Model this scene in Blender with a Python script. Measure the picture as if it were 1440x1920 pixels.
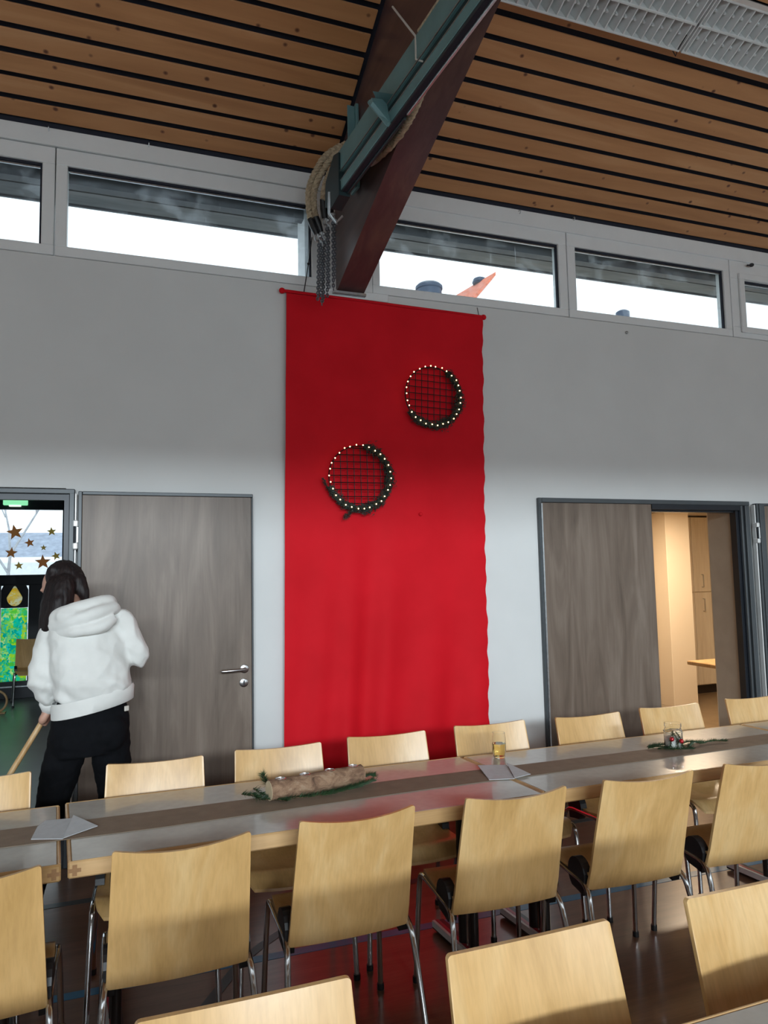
import bpy, math, random
from mathutils import Vector, Matrix, noise
random.seed(7)
sc = bpy.context.scene
for o in list(bpy.data.objects):
    bpy.data.objects.remove(o)
COL = sc.collection
R = math.radians

# ------------------------------------------------------------------ camera
yaw, pitch, roll, FPX, CY, CZ = 0.347062, 0.0846053, -0.0202585, 1338.4635, -4.584028, 1.629631
fw = Vector((math.sin(yaw)*math.cos(pitch), math.cos(yaw)*math.cos(pitch), math.sin(pitch)))
rt = Vector((math.cos(yaw), -math.sin(yaw), 0)); up = rt.cross(fw)
c_, s_ = math.cos(roll), math.sin(roll)
r2, u2 = rt*c_+up*s_, up*c_-rt*s_
cam = bpy.data.objects.new('camera', bpy.data.cameras.new('camera'))
COL.objects.link(cam)
cam.matrix_world = Matrix(((r2.x, u2.x, -fw.x, 0), (r2.y, u2.y, -fw.y, CY), (r2.z, u2.z, -fw.z, CZ), (0, 0, 0, 1)))
cam.data.sensor_fit = 'VERTICAL'; cam.data.sensor_height = 36.0; cam.data.sensor_width = 27.0
cam.data.lens = FPX/1920*36.0
cam.data.clip_start = 0.05; cam.data.clip_end = 300
sc.camera = cam

# ------------------------------------------------------------------ light and exposure
world = bpy.data.worlds.new('overcast_sky'); sc.world = world
world.use_nodes = True
wb = world.node_tree.nodes['Background']
wb.inputs[0].default_value = (0.82, 0.93, 1.0, 1); wb.inputs[1].default_value = 1.65

def area(name, loc, target, sx, sy, power, color, spread=180):
    l = bpy.data.lights.new(name, 'AREA'); l.shape = 'RECTANGLE'; l.size = sx; l.size_y = sy
    l.energy = power; l.color = color; l.spread = R(spread)
    o = bpy.data.objects.new(name, l); COL.objects.link(o)
    o.location = loc
    d = Vector(target)-Vector(loc)
    o.rotation_euler = d.to_track_quat('-Z', 'Y').to_euler()
    return o
# bright low winter sky far behind the hall, shining in through its rear glazing
area('low_bright_sky', (-2.5, -27, 6.95), (0.8, -1.5, 0.8), 15, 1.25, 5000, (0.82, 0.93, 1.0))
sc.view_settings.view_transform = 'Standard'
sc.view_settings.look = 'None'
sc.view_settings.gamma = 1.0
sc.view_settings.use_curve_mapping = False
sc.view_settings.exposure = 0.30

# ------------------------------------------------------------------ materials
def srgb(r, g, b):
    f = lambda v: (v/255/12.92) if v/255 <= 0.04045 else ((v/255+0.055)/1.055)**2.4
    return (f(r), f(g), f(b), 1)
def newmat(name):
    m = bpy.data.materials.new(name); m.use_nodes = True
    nt = m.node_tree; b = nt.nodes['Principled BSDF']
    return m, nt, b
def coords(nt, scale, rand=True, kind='Object'):
    tc = nt.nodes.new('ShaderNodeTexCoord'); mp = nt.nodes.new('ShaderNodeMapping')
    mp.inputs['Scale'].default_value = scale
    nt.links.new(tc.outputs[kind], mp.inputs['Vector'])
    if rand:
        oi = nt.nodes.new('ShaderNodeObjectInfo'); ml = nt.nodes.new('ShaderNodeMath'); ml.operation = 'MULTIPLY'
        ml.inputs[1].default_value = 57.0
        nt.links.new(oi.outputs['Random'], ml.inputs[0])
        cb = nt.nodes.new('ShaderNodeCombineXYZ')
        for k in range(3): nt.links.new(ml.outputs[0], cb.inputs[k])
        nt.links.new(cb.outputs[0], mp.inputs['Location'])
    return mp.outputs['Vector']
def ramp(nt, fac, stops):
    r = nt.nodes.new('ShaderNodeValToRGB')
    e = r.color_ramp.elements
    e[0].position, e[0].color = stops[0]; e[1].position, e[1].color = stops[-1]
    for p, c in stops[1:-1]:
        x = e.new(p); x.color = c
    nt.links.new(fac, r.inputs['Fac']); return r.outputs['Color']
def ntex(nt, vec, scale, detail=4, rough=0.55, dist=0.0):
    n = nt.nodes.new('ShaderNodeTexNoise'); n.inputs['Scale'].default_value = scale
    n.inputs['Detail'].default_value = detail; n.inputs['Roughness'].default_value = rough
    n.inputs['Distortion'].default_value = dist
    nt.links.new(vec, n.inputs['Vector']); return n.outputs['Fac']
def mixc(nt, fac, a, b, mode='MIX'):
    m = nt.nodes.new('ShaderNodeMix'); m.data_type = 'RGBA'; m.blend_type = mode
    for sock, v in ((m.inputs['Factor'], fac), (m.inputs[6], a), (m.inputs[7], b)):
        if hasattr(v, 'is_linked') or hasattr(v, 'links'): nt.links.new(v, sock)
        else: sock.default_value = v
    return m.outputs[2]
def bump(nt, b, h, strength=0.2, dist=0.01):
    n = nt.nodes.new('ShaderNodeBump'); n.inputs['Strength'].default_value = strength; n.inputs['Distance'].default_value = dist
    nt.links.new(h, n.inputs['Height']); nt.links.new(n.outputs[0], b.inputs['Normal'])
def plain(name, col, rough=0.5, metal=0.0, var=0.06, scale=8.0, bmp=0.0, spec=0.5, coat=0.0):
    m, nt, b = newmat(name)
    v = coords(nt, (1, 1, 1)); f = ntex(nt, v, scale)
    lo = tuple(c*(1-var) for c in col[:3])+(1,); hi = tuple(min(1, c*(1+var)) for c in col[:3])+(1,)
    nt.links.new(ramp(nt, f, [(0.3, lo), (0.7, hi)]), b.inputs['Base Color'])
    b.inputs['Roughness'].default_value = rough; b.inputs['Metallic'].default_value = metal
    b.inputs['Specular IOR Level'].default_value = spec; b.inputs['Coat Weight'].default_value = coat
    if bmp: bump(nt, b, ntex(nt, v, scale*12), bmp, 0.002)
    return m
def emit(name, col, strength):
    m, nt, b = newmat(name)
    b.inputs['Base Color'].default_value = col; b.inputs['Emission Color'].default_value = col
    b.inputs['Emission Strength'].default_value = strength
    return m
def wood(name, lo, mid, hi, scale, fine, rough=0.35, coat=0.0, dist=0.6):
    m, nt, b = newmat(name)
    v = coords(nt, scale); f = ntex(nt, v, 1.0, 5, 0.55, dist)
    v2 = coords(nt, fine); f2 = ntex(nt, v2, 1.0, 3, 0.6)
    c1 = ramp(nt, f, [(0.30, lo), (0.5, mid), (0.68, hi)])
    g = ramp(nt, f2, [(0.3, (0.86, 0.84, 0.82, 1)), (0.6, (1, 1, 1, 1))])
    nt.links.new(mixc(nt, 0.75, c1, g, 'MULTIPLY'), b.inputs['Base Color'])
    b.inputs['Roughness'].default_value = rough; b.inputs['Coat Weight'].default_value = coat
    b.inputs['Coat Roughness'].default_value = 0.25
    bump(nt, b, f2, 0.05, 0.002)
    return m

M = {}
M['plaster'] = plain('white_plaster', (0.70, 0.71, 0.70, 1), 0.75, var=0.03, scale=2.0, bmp=0.12)
M['upvc'] = plain('white_window_frame', (0.80, 0.82, 0.82, 1), 0.4, var=0.02)
M['dark_gap'] = plain('dark_gap', (0.015, 0.017, 0.03, 1), 0.8)
M['beech'] = wood('beech_plywood', (0.58, 0.345, 0.125, 1), (0.69, 0.425, 0.17, 1), (0.76, 0.51, 0.235, 1), (7, 7, 1.3), (110, 40, 5), 0.33, 0.2, 0.8)
M['beech_edge'] = wood('beech_edge', (0.50, 0.30, 0.12, 1), (0.62, 0.39, 0.18, 1), (0.70, 0.46, 0.23, 1), (1.2, 8, 8), (5, 90, 90), 0.4, 0.1)
M['end_grain'] = plain('beech_end_grain', (0.36, 0.19, 0.08, 1), 0.5, var=0.1, scale=60)
M['chrome'] = plain('chrome_tube', (0.62, 0.62, 0.62, 1), 0.14, 1.0, var=0.05)
M['black_plastic'] = plain('black_plastic', (0.012, 0.012, 0.013, 1), 0.45)
M['dark_steel'] = plain('dark_brown_steel', (0.03, 0.022, 0.02, 1), 0.3, 0.3)
M['laminate'] = plain('grey_beige_laminate', (0.53, 0.51, 0.46, 1), 0.25, var=0.05, scale=30, coat=0.4)
M['rail_green'] = plain('green_painted_steel', (0.155, 0.31, 0.325, 1), 0.38, 0.15, var=0.12, scale=6)
M['rail_dark'] = plain('dark_green_recess', (0.015, 0.035, 0.04, 1), 0.5, 0.1)
M['galv'] = plain('galvanised_steel', (0.50, 0.53, 0.55, 1), 0.32, 0.9, var=0.15, scale=40)
M['chain'] = plain('grey_chain_steel', (0.22, 0.24, 0.27, 1), 0.38, 0.85, var=0.2, scale=60)
M['rope'] = plain('hemp_rope', (0.46, 0.37, 0.25, 1), 0.9, var=0.25, scale=60, bmp=0.3)
M['string'] = plain('white_string', (0.62, 0.58, 0.52, 1), 0.9)
M['kraft'] = None
M['paper'] = plain('grey_paper_napkin', (0.50, 0.52, 0.54, 1), 0.45, var=0.06, scale=40, bmp=0.2)
M['frame_grey'] = plain('grey_steel_frame', (0.075, 0.085, 0.092, 1), 0.4, 0.2)
M['frame_dark'] = plain('dark_steel_frame', (0.015, 0.018, 0.024, 1), 0.35, 0.2)
M['alu_white'] = plain('white_hinge_metal', (0.78, 0.79, 0.78, 1), 0.35, 0.2)
M['steel'] = plain('brushed_steel', (0.55, 0.55, 0.55, 1), 0.28, 1.0)
M['cream'] = plain('cream_painted_wall', (0.76, 0.66, 0.52, 1), 0.7, var=0.02, scale=2, bmp=0.08)
M['lamp_white'] = plain('white_lamp_sheet', (0.74, 0.76, 0.75, 1), 0.35, var=0.05, scale=10)
M['lamp_dark'] = plain('grey_lamp_inside', (0.16, 0.17, 0.18, 1), 0.5)
M['skin'] = plain('skin', (0.52, 0.29, 0.21, 1), 0.5, var=0.06, scale=20)
M['jeans'] = plain('black_denim', (0.004, 0.0045, 0.006, 1), 0.9, var=0.25, scale=30, bmp=0.2, spec=0.15)
M['stick'] = wood('broom_stick_wood', (0.42, 0.25, 0.10, 1), (0.55, 0.34, 0.15, 1), (0.6, 0.4, 0.2, 1), (20, 20, 2), (100, 100, 6), 0.4)
M['bristle'] = plain('dark_broom_bristles', (0.06, 0.035, 0.02, 1), 0.8, var=0.3, scale=80)
M['needle'] = plain('fir_needles', (0.020, 0.055, 0.018, 1), 0.55, var=0.5, scale=30)
M['needle_dark'] = plain('dark_garland_green', (0.008, 0.016, 0.010, 1), 0.6, var=0.5, scale=30)
M['twig'] = plain('brown_twig', (0.10, 0.06, 0.03, 1), 0.8)
M['black_wire'] = plain('black_wire', (0.012, 0.008, 0.010, 1), 0.45, 0.3)
M['bulb'] = emit('warm_led', (1.0, 0.66, 0.32, 1), 6.0)
M['tin'] = plain('tealight_tin', (0.80, 0.80, 0.80, 1), 0.2, 1.0)
M['wax'] = plain('white_wax', (0.80, 0.80, 0.78, 1), 0.5)
M['bauble'] = plain('red_bauble', (0.45, 0.012, 0.02, 1), 0.12, 0.5, coat=0.6)
M['twine'] = plain('pale_twine', (0.48, 0.42, 0.30, 1), 0.8)
M['reflect_red'] = plain('painted_red_reflection', (0.45, 0.02, 0.04, 1), 0.3)  # red reflection of the banner, painted on the table feet
M['highlight_white'] = plain('painted_white_highlight', (0.75, 0.74, 0.72, 1), 0.3)  # white highlight painted on the table feet
M['blue_line'] = plain('blue_court_line', (0.05, 0.22, 0.40, 1), 0.3, var=0.1)
M['navy_line'] = plain('dark_grey_court_line', (0.05, 0.065, 0.07, 1), 0.3, var=0.1)
M['outdoor_white'] = plain('white_render', (0.80, 0.81, 0.82, 1), 0.8)
M['roof_tile'] = plain('orange_roof_tile', (0.55, 0.16, 0.09, 1), 0.8, var=0.25, scale=12)
M['vent'] = plain('grey_vent_metal', (0.035, 0.05, 0.08, 1), 0.5, 0.2)
M['slate'] = plain('slate_roof', (0.30, 0.33, 0.40, 1), 0.8, var=0.2, scale=4)
M['bark_grey'] = plain('grey_tree_bark', (0.42, 0.42, 0.44, 1), 0.9, var=0.2)
M['hedge'] = plain('winter_hedge', (0.25, 0.27, 0.22, 1), 0.9, var=0.3, scale=5)
M['ground'] = plain('pale_paving', (0.45, 0.46, 0.46, 1), 0.9, var=0.1, scale=1)
M['garden'] = plain('white_bounce_ground', (0.82, 0.83, 0.84, 1), 0.9, var=0.3, scale=0.6)  # whitened so the ground bounces light onto ceiling and upper wall
def card(name, col):
    m, nt, b = newmat(name); out = nt.nodes['Material Output']
    b.inputs['Base Color'].default_value = col; b.inputs['Roughness'].default_value = 0.5
    t = nt.nodes.new('ShaderNodeBsdfTranslucent'); t.inputs[0].default_value = col
    x = nt.nodes.new('ShaderNodeMixShader'); x.inputs[0].default_value = 0.45
    nt.links.new(b.outputs[0], x.inputs[1]); nt.links.new(t.outputs[0], x.inputs[2]); nt.links.new(x.outputs[0], out.inputs[0])
    return m
M['star_copper'] = card('copper_star_paper', (0.78, 0.48, 0.24, 1)); M['star_gold'] = card('gold_star_paper', (0.80, 0.66, 0.28, 1))
M['hall_wall'] = plain('grey_hall_wall', (0.42, 0.43, 0.42, 1), 0.8)
M['exit_green'] = emit('exit_sign_green', (0.25, 0.75, 0.40, 1), 0.9)
M['exit_white'] = emit('exit_sign_white', (0.75, 0.9, 0.75, 1), 1.0)
M['kitchen_lamp'] = emit('kitchen_lamp_glow', (1.0, 0.80, 0.55, 1), 4.0)
M['pipe_black'] = plain('black_fitting', (0.02, 0.02, 0.025, 1), 0.4)

# pine boards with knots
def pine():
    m, nt, b = newmat('knotty_pine')
    v = coords(nt, (0.9, 9, 9)); f = ntex(nt, v, 1.0, 5, 0.55, 0.8)
    c1 = ramp(nt, f, [(0.3, (0.46, 0.205, 0.078, 1)), (0.55, (0.56, 0.265, 0.108, 1)), (0.72, (0.62, 0.32, 0.145, 1))])
    vk = coords(nt, (8.0, 9.0, 0.0))
    vo = nt.nodes.new('ShaderNodeTexVoronoi'); vo.inputs['Scale'].default_value = 1.0; vo.feature = 'F1'
    nt.links.new(vk, vo.inputs['Vector'])
    k = ramp(nt, vo.outputs['Distance'], [(0.0, (1, 1, 1, 1)), (0.07, (0.9, 0.9, 0.9, 1)), (0.15, (0, 0, 0, 1))])
    sel = nt.nodes.new('ShaderNodeSeparateColor'); nt.links.new(vo.outputs['Color'], sel.inputs[0])
    gt = nt.nodes.new('ShaderNodeMath'); gt.operation = 'GREATER_THAN'; gt.inputs[1].default_value = 0.38
    nt.links.new(sel.outputs[0], gt.inputs[0])
    mu = nt.nodes.new('ShaderNodeMath'); mu.operation = 'MULTIPLY'
    nt.links.new(k, mu.inputs[0]); nt.links.new(gt.outputs[0], mu.inputs[1])
    nt.links.new(mixc(nt, mu.outputs[0], c1, (0.10, 0.028, 0.014, 1)), b.inputs['Base Color'])
    b.inputs['Roughness'].default_value = 0.5
    return m
M['pine'] = pine()
M['beam'] = wood('stained_glulam', (0.080, 0.042, 0.046, 1), (0.108, 0.058, 0.058, 1), (0.15, 0.085, 0.072, 1), (9, 1.1, 9), (50, 4, 50), 0.33)
M['door'] = wood('grey_oak_laminate', (0.112, 0.080, 0.058, 1), (0.168, 0.124, 0.094, 1), (0.228, 0.178, 0.140, 1), (8, 8, 0.9), (90, 60, 2.2), 0.42, 0, 1.0)
M['door_plain'] = plain('grey_beige_door', (0.34, 0.28, 0.22, 1), 0.5)
M['cab'] = wood('pale_maple_cabinet', (0.72, 0.62, 0.47, 1), (0.77, 0.67, 0.52, 1), (0.80, 0.71, 0.56, 1), (8, 8, 0.9), (70, 70, 3), 0.45)
M['soffit'] = wood('weathered_soffit', (0.15, 0.16, 0.17, 1), (0.23, 0.235, 0.24, 1), (0.31, 0.305, 0.30, 1), (1.2, 9, 9), (4, 50, 50), 0.8)
M['purlin'] = plain('dark_outer_beam', (0.15, 0.155, 0.165, 1), 0.8, var=0.2, scale=3)
M['birch'] = None
def birch():
    m, nt, b = newmat('rough_bark')
    v = coords(nt, (22, 34, 34)); f = ntex(nt, v, 0.8, 7, 0.7, 0.5)
    c = ramp(nt, f, [(0.30, (0.075, 0.040, 0.024, 1)), (0.44, (0.22, 0.125, 0.075, 1)), (0.56, (0.33, 0.205, 0.125, 1)), (0.72, (0.44, 0.33, 0.23, 1))])
    nt.links.new(c, b.inputs['Base Color']); b.inputs['Roughness'].default_value = 0.85
    bump(nt, b, f, 0.8, 0.01); return m
M['birch'] = birch()
M['cut_wood'] = plain('pale_cut_wood', (0.66, 0.53, 0.35, 1), 0.7, var=0.08, scale=30)
def kraft():
    m, nt, b = newmat('brown_kraft_runner')
    v = coords(nt, (3, 3, 3)); f = ntex(nt, v, 6, 5)
    v2 = coords(nt, (300, 300, 300)); w = ntex(nt, v2, 1.0, 2)
    c = ramp(nt, f, [(0.3, (0.225, 0.165, 0.115, 1)), (0.7, (0.275, 0.205, 0.145, 1))])
    nt.links.new(mixc(nt, 0.35, c, ramp(nt, w, [(0.35, (0.6, 0.6, 0.6, 1)), (0.65, (1, 1, 1, 1))]), 'MULTIPLY'), b.inputs['Base Color'])
    b.inputs['Roughness'].default_value = 0.75; return m
M['kraft'] = kraft()
def cloth():
    m, nt, b = newmat('red_cloth')
    v = coords(nt, (1, 1, 1)); f = ntex(nt, v, 3, 4)
    w = ntex(nt, coords(nt, (260, 260, 400)), 1.0, 2)
    c = ramp(nt, f, [(0.3, (0.60, 0.006, 0.014, 1)), (0.7, (0.68, 0.008, 0.018, 1))])
    nt.links.new(c, b.inputs['Base Color']); b.inputs['Roughness'].default_value = 0.7
    b.inputs['Specular IOR Level'].default_value = 0.15
    bump(nt, b, w, 0.15, 0.001); return m
M['cloth'] = cloth()
def floor_mat():
    m, nt, b = newmat('brown_sports_floor')
    v = coords(nt, (2.0, 14, 1), False); f = ntex(nt, v, 1.0, 5, 0.6, 0.3)
    v2 = coords(nt, (6, 120, 1), False); f2 = ntex(nt, v2, 1.0, 3)
    c = ramp(nt, f, [(0.3, (0.15, 0.076, 0.042, 1)), (0.55, (0.20, 0.105, 0.060, 1)), (0.75, (0.24, 0.132, 0.08, 1))])
    nt.links.new(mixc(nt, 0.5, c, ramp(nt, f2, [(0.3, (0.7, 0.7, 0.7, 1)), (0.6, (1, 1, 1, 1))]), 'MULTIPLY'), b.inputs['Base Color'])
    b.inputs['Roughness'].default_value = 0.3
    b.inputs['Coat Weight'].default_value = 0.45; b.inputs['Coat Roughness'].default_value = 0.15; b.inputs['Coat IOR'].default_value = 1.6
    bump(nt, b, f2, 0.03, 0.002); return m
M['floor'] = floor_mat()
M['floor_hall'] = plain('dark_hall_floor', (0.10, 0.105, 0.11, 1), 0.32, var=0.2, scale=2)
M['floor_kitchen'] = plain('brown_kitchen_floor', (0.20, 0.135, 0.075, 1), 0.4, var=0.15, scale=6)
def pane_mat(name, dirt_and_haze):
    m, nt, b = newmat(name)
    nt.nodes.remove(b); out = nt.nodes['Material Output']
    t = nt.nodes.new('ShaderNodeBsdfTransparent'); t.inputs[0].default_value = (0.93, 0.96, 0.97, 1)
    g = nt.nodes.new('ShaderNodeBsdfGlossy'); g.inputs['Roughness'].default_value = 0.03
    fr = nt.nodes.new('ShaderNodeFresnel'); fr.inputs[0].default_value = 1.25
    m1 = nt.nodes.new('ShaderNodeMixShader')
    nt.links.new(fr.outputs[0], m1.inputs[0]); nt.links.new(t.outputs[0], m1.inputs[1]); nt.links.new(g.outputs[0], m1.inputs[2])
    if dirt_and_haze:
        d = nt.nodes.new('ShaderNodeBsdfTranslucent'); d.inputs[0].default_value = (0.75, 0.8, 0.85, 1)
        v = coords(nt, (45, 45, 2.2)); f = ntex(nt, v, 1.0, 3)
        a = ramp(nt, f, [(0.70, (0, 0, 0, 1)), (0.78, (0.45, 0.45, 0.45, 1))])
        f2 = ntex(nt, coords(nt, (4, 4, 6)), 1.0, 4, 0.6, 0.5)
        a2 = ramp(nt, f2, [(0.50, (0, 0, 0, 1)), (0.64, (0.13, 0.13, 0.13, 1))])  # broad faint veil painting glare haze, besides the dirt streaks
        ad = nt.nodes.new('ShaderNodeMath'); ad.operation = 'ADD'
        nt.links.new(a, ad.inputs[0]); nt.links.new(a2, ad.inputs[1])
        m2 = nt.nodes.new('ShaderNodeMixShader')
        nt.links.new(ad.outputs[0], m2.inputs[0]); nt.links.new(m1.outputs[0], m2.inputs[1]); nt.links.new(d.outputs[0], m2.inputs[2])
        nt.links.new(m2.outputs[0], out.inputs[0])
    else:
        nt.links.new(m1.outputs[0], out.inputs[0])
    return m
M['pane'] = pane_mat('streaked_window_glass', True)
M['pane_clear'] = pane_mat('clear_window_glass', False)
def glass_mat(name, col, ior):
    m, nt, b = newmat(name)
    b.inputs['Base Color'].default_value = col; b.inputs['Transmission Weight'].default_value = 1.0
    b.inputs['Roughness'].default_value = 0.02; b.inputs['IOR'].default_value = ior
    return m
M['glass'] = glass_mat('drinking_glass', (0.98, 0.99, 0.98, 1), 1.35)
M['cider'] = glass_mat('pale_cider', (0.93, 0.80, 0.38, 1), 1.33)
def film(name, cols, scale):
    m, nt, b = newmat(name)
    nt.nodes.remove(b); out = nt.nodes['Material Output']
    v = coords(nt, (1, 0.001, 1)); f = nt.nodes.new('ShaderNodeTexVoronoi'); f.inputs['Scale'].default_value = scale
    n = nt.nodes.new('ShaderNodeTexNoise'); n.inputs['Scale'].default_value = scale*0.4; nt.links.new(v, n.inputs['Vector'])
    nt.links.new(mixc(nt, 0.25, v, n.outputs['Color']), f.inputs['Vector'])
    sp = nt.nodes.new('ShaderNodeSeparateColor'); nt.links.new(f.outputs['Color'], sp.inputs[0])
    c = ramp(nt, sp.outputs[0], [(i/(len(cols)-1)*0.9+0.05, cc) for i, cc in enumerate(cols)])
    t = nt.nodes.new('ShaderNodeBsdfTranslucent'); p = nt.nodes.new('ShaderNodeBsdfTransparent')
    nt.links.new(c, t.inputs[0]); nt.links.new(c, p.inputs[0])
    x = nt.nodes.new('ShaderNodeMixShader'); x.inputs[0].default_value = 0.6
    nt.links.new(p.outputs[0], x.inputs[1]); nt.links.new(t.outputs[0], x.inputs[2]); nt.links.new(x.outputs[0], out.inputs[0])
    return m
M['film_green'] = film('painted_green_film', [(0.02, 0.62, 0.55, 1), (0.10, 0.80, 0.60, 1), (0.70, 0.85, 0.12, 1), (0.06, 0.75, 0.80, 1), (0.30, 0.75, 0.20, 1), (0.75, 0.9, 0.5, 1)], 26)
M['film_yellow'] = film('painted_yellow_film', [(0.75, 0.45, 0.03, 1), (0.75, 0.75, 0.6, 1), (0.8, 0.6, 0.1, 1), (0.75, 0.75, 0.65, 1)], 26)
def knit():
    m, nt, b = newmat('white_sweatshirt')
    f = ntex(nt, coords(nt, (1, 1, 1)), 7, 4); w = ntex(nt, coords(nt, (350, 350, 350)), 1.0, 2)
    nt.links.new(ramp(nt, f, [(0.3, (0.66, 0.66, 0.63, 1)), (0.7, (0.74, 0.74, 0.71, 1))]), b.inputs['Base Color'])
    b.inputs['Roughness'].default_value = 0.9; b.inputs['Sheen Weight'].default_value = 0.2
    bump(nt, b, w, 0.12, 0.002); return m
M['knit'] = knit()
def hairm():
    m, nt, b = newmat('dark_brown_hair')
    f = ntex(nt, coords(nt, (120, 120, 7)), 1.0, 3)
    nt.links.new(ramp(nt, f, [(0.3, (0.006, 0.004, 0.005, 1)), (0.7, (0.018, 0.011, 0.010, 1))]), b.inputs['Base Color'])
    b.inputs['Roughness'].default_value = 0.55; b.inputs['Specular IOR Level'].default_value = 0.3; bump(nt, b, f, 0.5, 0.004); return m
M['hair'] = hairm()

# ------------------------------------------------------------------ mesh helpers
class MB:
    def __init__(s): s.v = []; s.f = []
    def add(s, vs, fs):
        n = len(s.v); s.v += [tuple(p) for p in vs]; s.f += [tuple(i+n for i in f) for f in fs]; return s
    def box(s, x0, x1, y0, y1, z0, z1, mat=None):
        v = [(x, y, z) for x in (x0, x1) for y in (y0, y1) for z in (z0, z1)]
        if mat is not None: v = [tuple(mat @ Vector(p)) for p in v]
        return s.add(v, [(0, 1, 3, 2), (4, 6, 7, 5), (0, 4, 5, 1), (2, 3, 7, 6), (0, 2, 6, 4), (1, 5, 7, 3)])
    def cbox(s, x0, x1, y0, y1, z0, z1, c=0.004, mat=None):
        # chamfered box
        vs = []; idx = {}
        X = ((x0, x0+c), (x1, x1-c)); Y = ((y0, y0+c), (y1, y1-c)); Z = ((z0, z0+c), (z1, z1-c))
        for i in (0, 1):
            for j in (0, 1):
                for k in (0, 1):
                    for a in range(3):
                        p = (X[i][0 if a == 0 else 1], Y[j][0 if a == 1 else 1], Z[k][0 if a == 2 else 1])
                        idx[i, j, k, a] = len(vs); vs.append(p)
        fs = []
        for i in (0, 1):
            fs.append([idx[i, 0, 0, 0], idx[i, 1, 0, 0], idx[i, 1, 1, 0], idx[i, 0, 1, 0]][::(-1 if i == 0 else 1)])
            fs.append([idx[0, i, 0, 1], idx[1, i, 0, 1], idx[1, i, 1, 1], idx[0, i, 1, 1]][::(1 if i == 0 else -1)])
            fs.append([idx[0, 0, i, 2], idx[1, 0, i, 2], idx[1, 1, i, 2], idx[0, 1, i, 2]][::(-1 if i == 0 else 1)])
        for i in (0, 1):
            for j in (0, 1):
                fl = (i+j) % 2
                q = [idx[i, j, 0, 0], idx[i, j, 1, 0], idx[i, j, 1, 1], idx[i, j, 0, 1]]; fs.append(q if fl else q[::-1])
                q = [idx[i, 0, j, 0], idx[i, 1, j, 0], idx[i, 1, j, 2], idx[i, 0, j, 2]]; fs.append(q[::-1] if fl else q)
                q = [idx[0, i, j, 1], idx[1, i, j, 1], idx[1, i, j, 2], idx[0, i, j, 2]]; fs.append(q if fl else q[::-1])
                for k in (0, 1):
                    t = [idx[i, j, k, a] for a in range(3)]
                    fs.append(t[::-1] if (i+j+k) % 2 else t)
        if mat is not None: vs = [tuple(mat @ Vector(p)) for p in vs]
        return s.add(vs, fs)
    def tube(s, pts, r, n=10, closed=False, caps=True, flat=1.0):
        pts = [Vector(p) for p in pts]; m = len(pts)
        rs = r if isinstance(r, (list, tuple)) else [r]*m
        tang = []
        for i in range(m):
            a = pts[(i-1) % m] if (closed or i > 0) else pts[i]; b = pts[(i+1) % m] if (closed or i < m-1) else pts[i]
            t = (b-a); tang.append(t.normalized() if t.length > 1e-9 else Vector((0, 0, 1)))
        ref = Vector((0, 0, 1)) if abs(tang[0].z) < 0.9 else Vector((1, 0, 0))
        u = tang[0].cross(ref).normalized(); vs = []; fs = []
        for i in range(m):
            u = (u - tang[i]*u.dot(tang[i])).normalized(); w = tang[i].cross(u)
            for k in range(n):
                a = 2*math.pi*k/n
                vs.append(pts[i] + u*math.cos(a)*rs[i] + w*math.sin(a)*rs[i]*flat)
        for i in range(m if closed else m-1):
            for k in range(n):
                j = (i+1) % m
                fs.append((i*n+k, i*n+(k+1) % n, j*n+(k+1) % n, j*n+k))
        if caps and not closed:
            fs.append(tuple(range(n))[::-1]); fs.append(tuple((m-1)*n+k for k in range(n)))
        return s.add(vs, fs)
    def lathe(s, prof, cx=0, cy=0, n=24, sx=1, sy=1):
        vs = []; fs = []; m = len(prof)
        for r, z in prof:
            for k in range(n):
                a = 2*math.pi*k/n; vs.append((cx+r*math.cos(a)*sx, cy+r*math.sin(a)*sy, z))
        for i in range(m-1):
            for k in range(n):
                fs.append((i*n+k, i*n+(k+1) % n, (i+1)*n+(k+1) % n, (i+1)*n+k))
        fs.append(tuple(range(n))[::-1]); fs.append(tuple((m-1)*n+k for k in range(n)))
        return s.add(vs, fs)
    def ball(s, c, rx, ry=None, rz=None, n=16, m=10, rot=None):
        ry = rx if ry is None else ry; rz = rx if rz is None else rz
        c = Vector(c); vs = [Vector((0, 0, -rz))]; fs = []
        for i in range(1, m):
            t = -math.pi/2+math.pi*i/m
            for k in range(n):
                a = 2*math.pi*k/n
                vs.append(Vector((rx*math.cos(t)*math.cos(a), ry*math.cos(t)*math.sin(a), rz*math.sin(t))))
        vs.append(Vector((0, 0, rz))); L = len(vs)-1
        for k in range(n):
            fs.append((0, 1+(k+1) % n, 1+k)); fs.append((L, 1+(m-2)*n+k, 1+(m-2)*n+(k+1) % n))
        for i in range(m-2):
            for k in range(n):
                fs.append((1+i*n+k, 1+i*n+(k+1) % n, 1+(i+1)*n+(k+1) % n, 1+(i+1)*n+k))
        if rot is not None: vs = [rot @ p for p in vs]
        return s.add([p+c for p in vs], fs)
    def prism(s, outline, d, mat=None):
        # outline: list of 3-D points (flat polygon), d: offset vector
        n = len(outline); d = Vector(d)
        vs = [Vector(p) for p in outline]+[Vector(p)+d for p in outline]
        if mat is not None: vs = [mat @ p for p in vs]
        fs = [tuple(range(n))[::-1], tuple(range(n, 2*n))]+[(i, (i+1) % n, n+(i+1) % n, n+i) for i in range(n)]
        return s.add(vs, fs)
    def mesh(s, name, mat, smooth=None):
        me = bpy.data.meshes.new(name); me.from_pydata(s.v, [], s.f); me.update()
        if mat is not None: me.materials.append(mat)
        if smooth:
            for p in me.polygons: p.use_smooth = True
            me.set_sharp_from_angle(angle=R(smooth))
        return me
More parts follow.
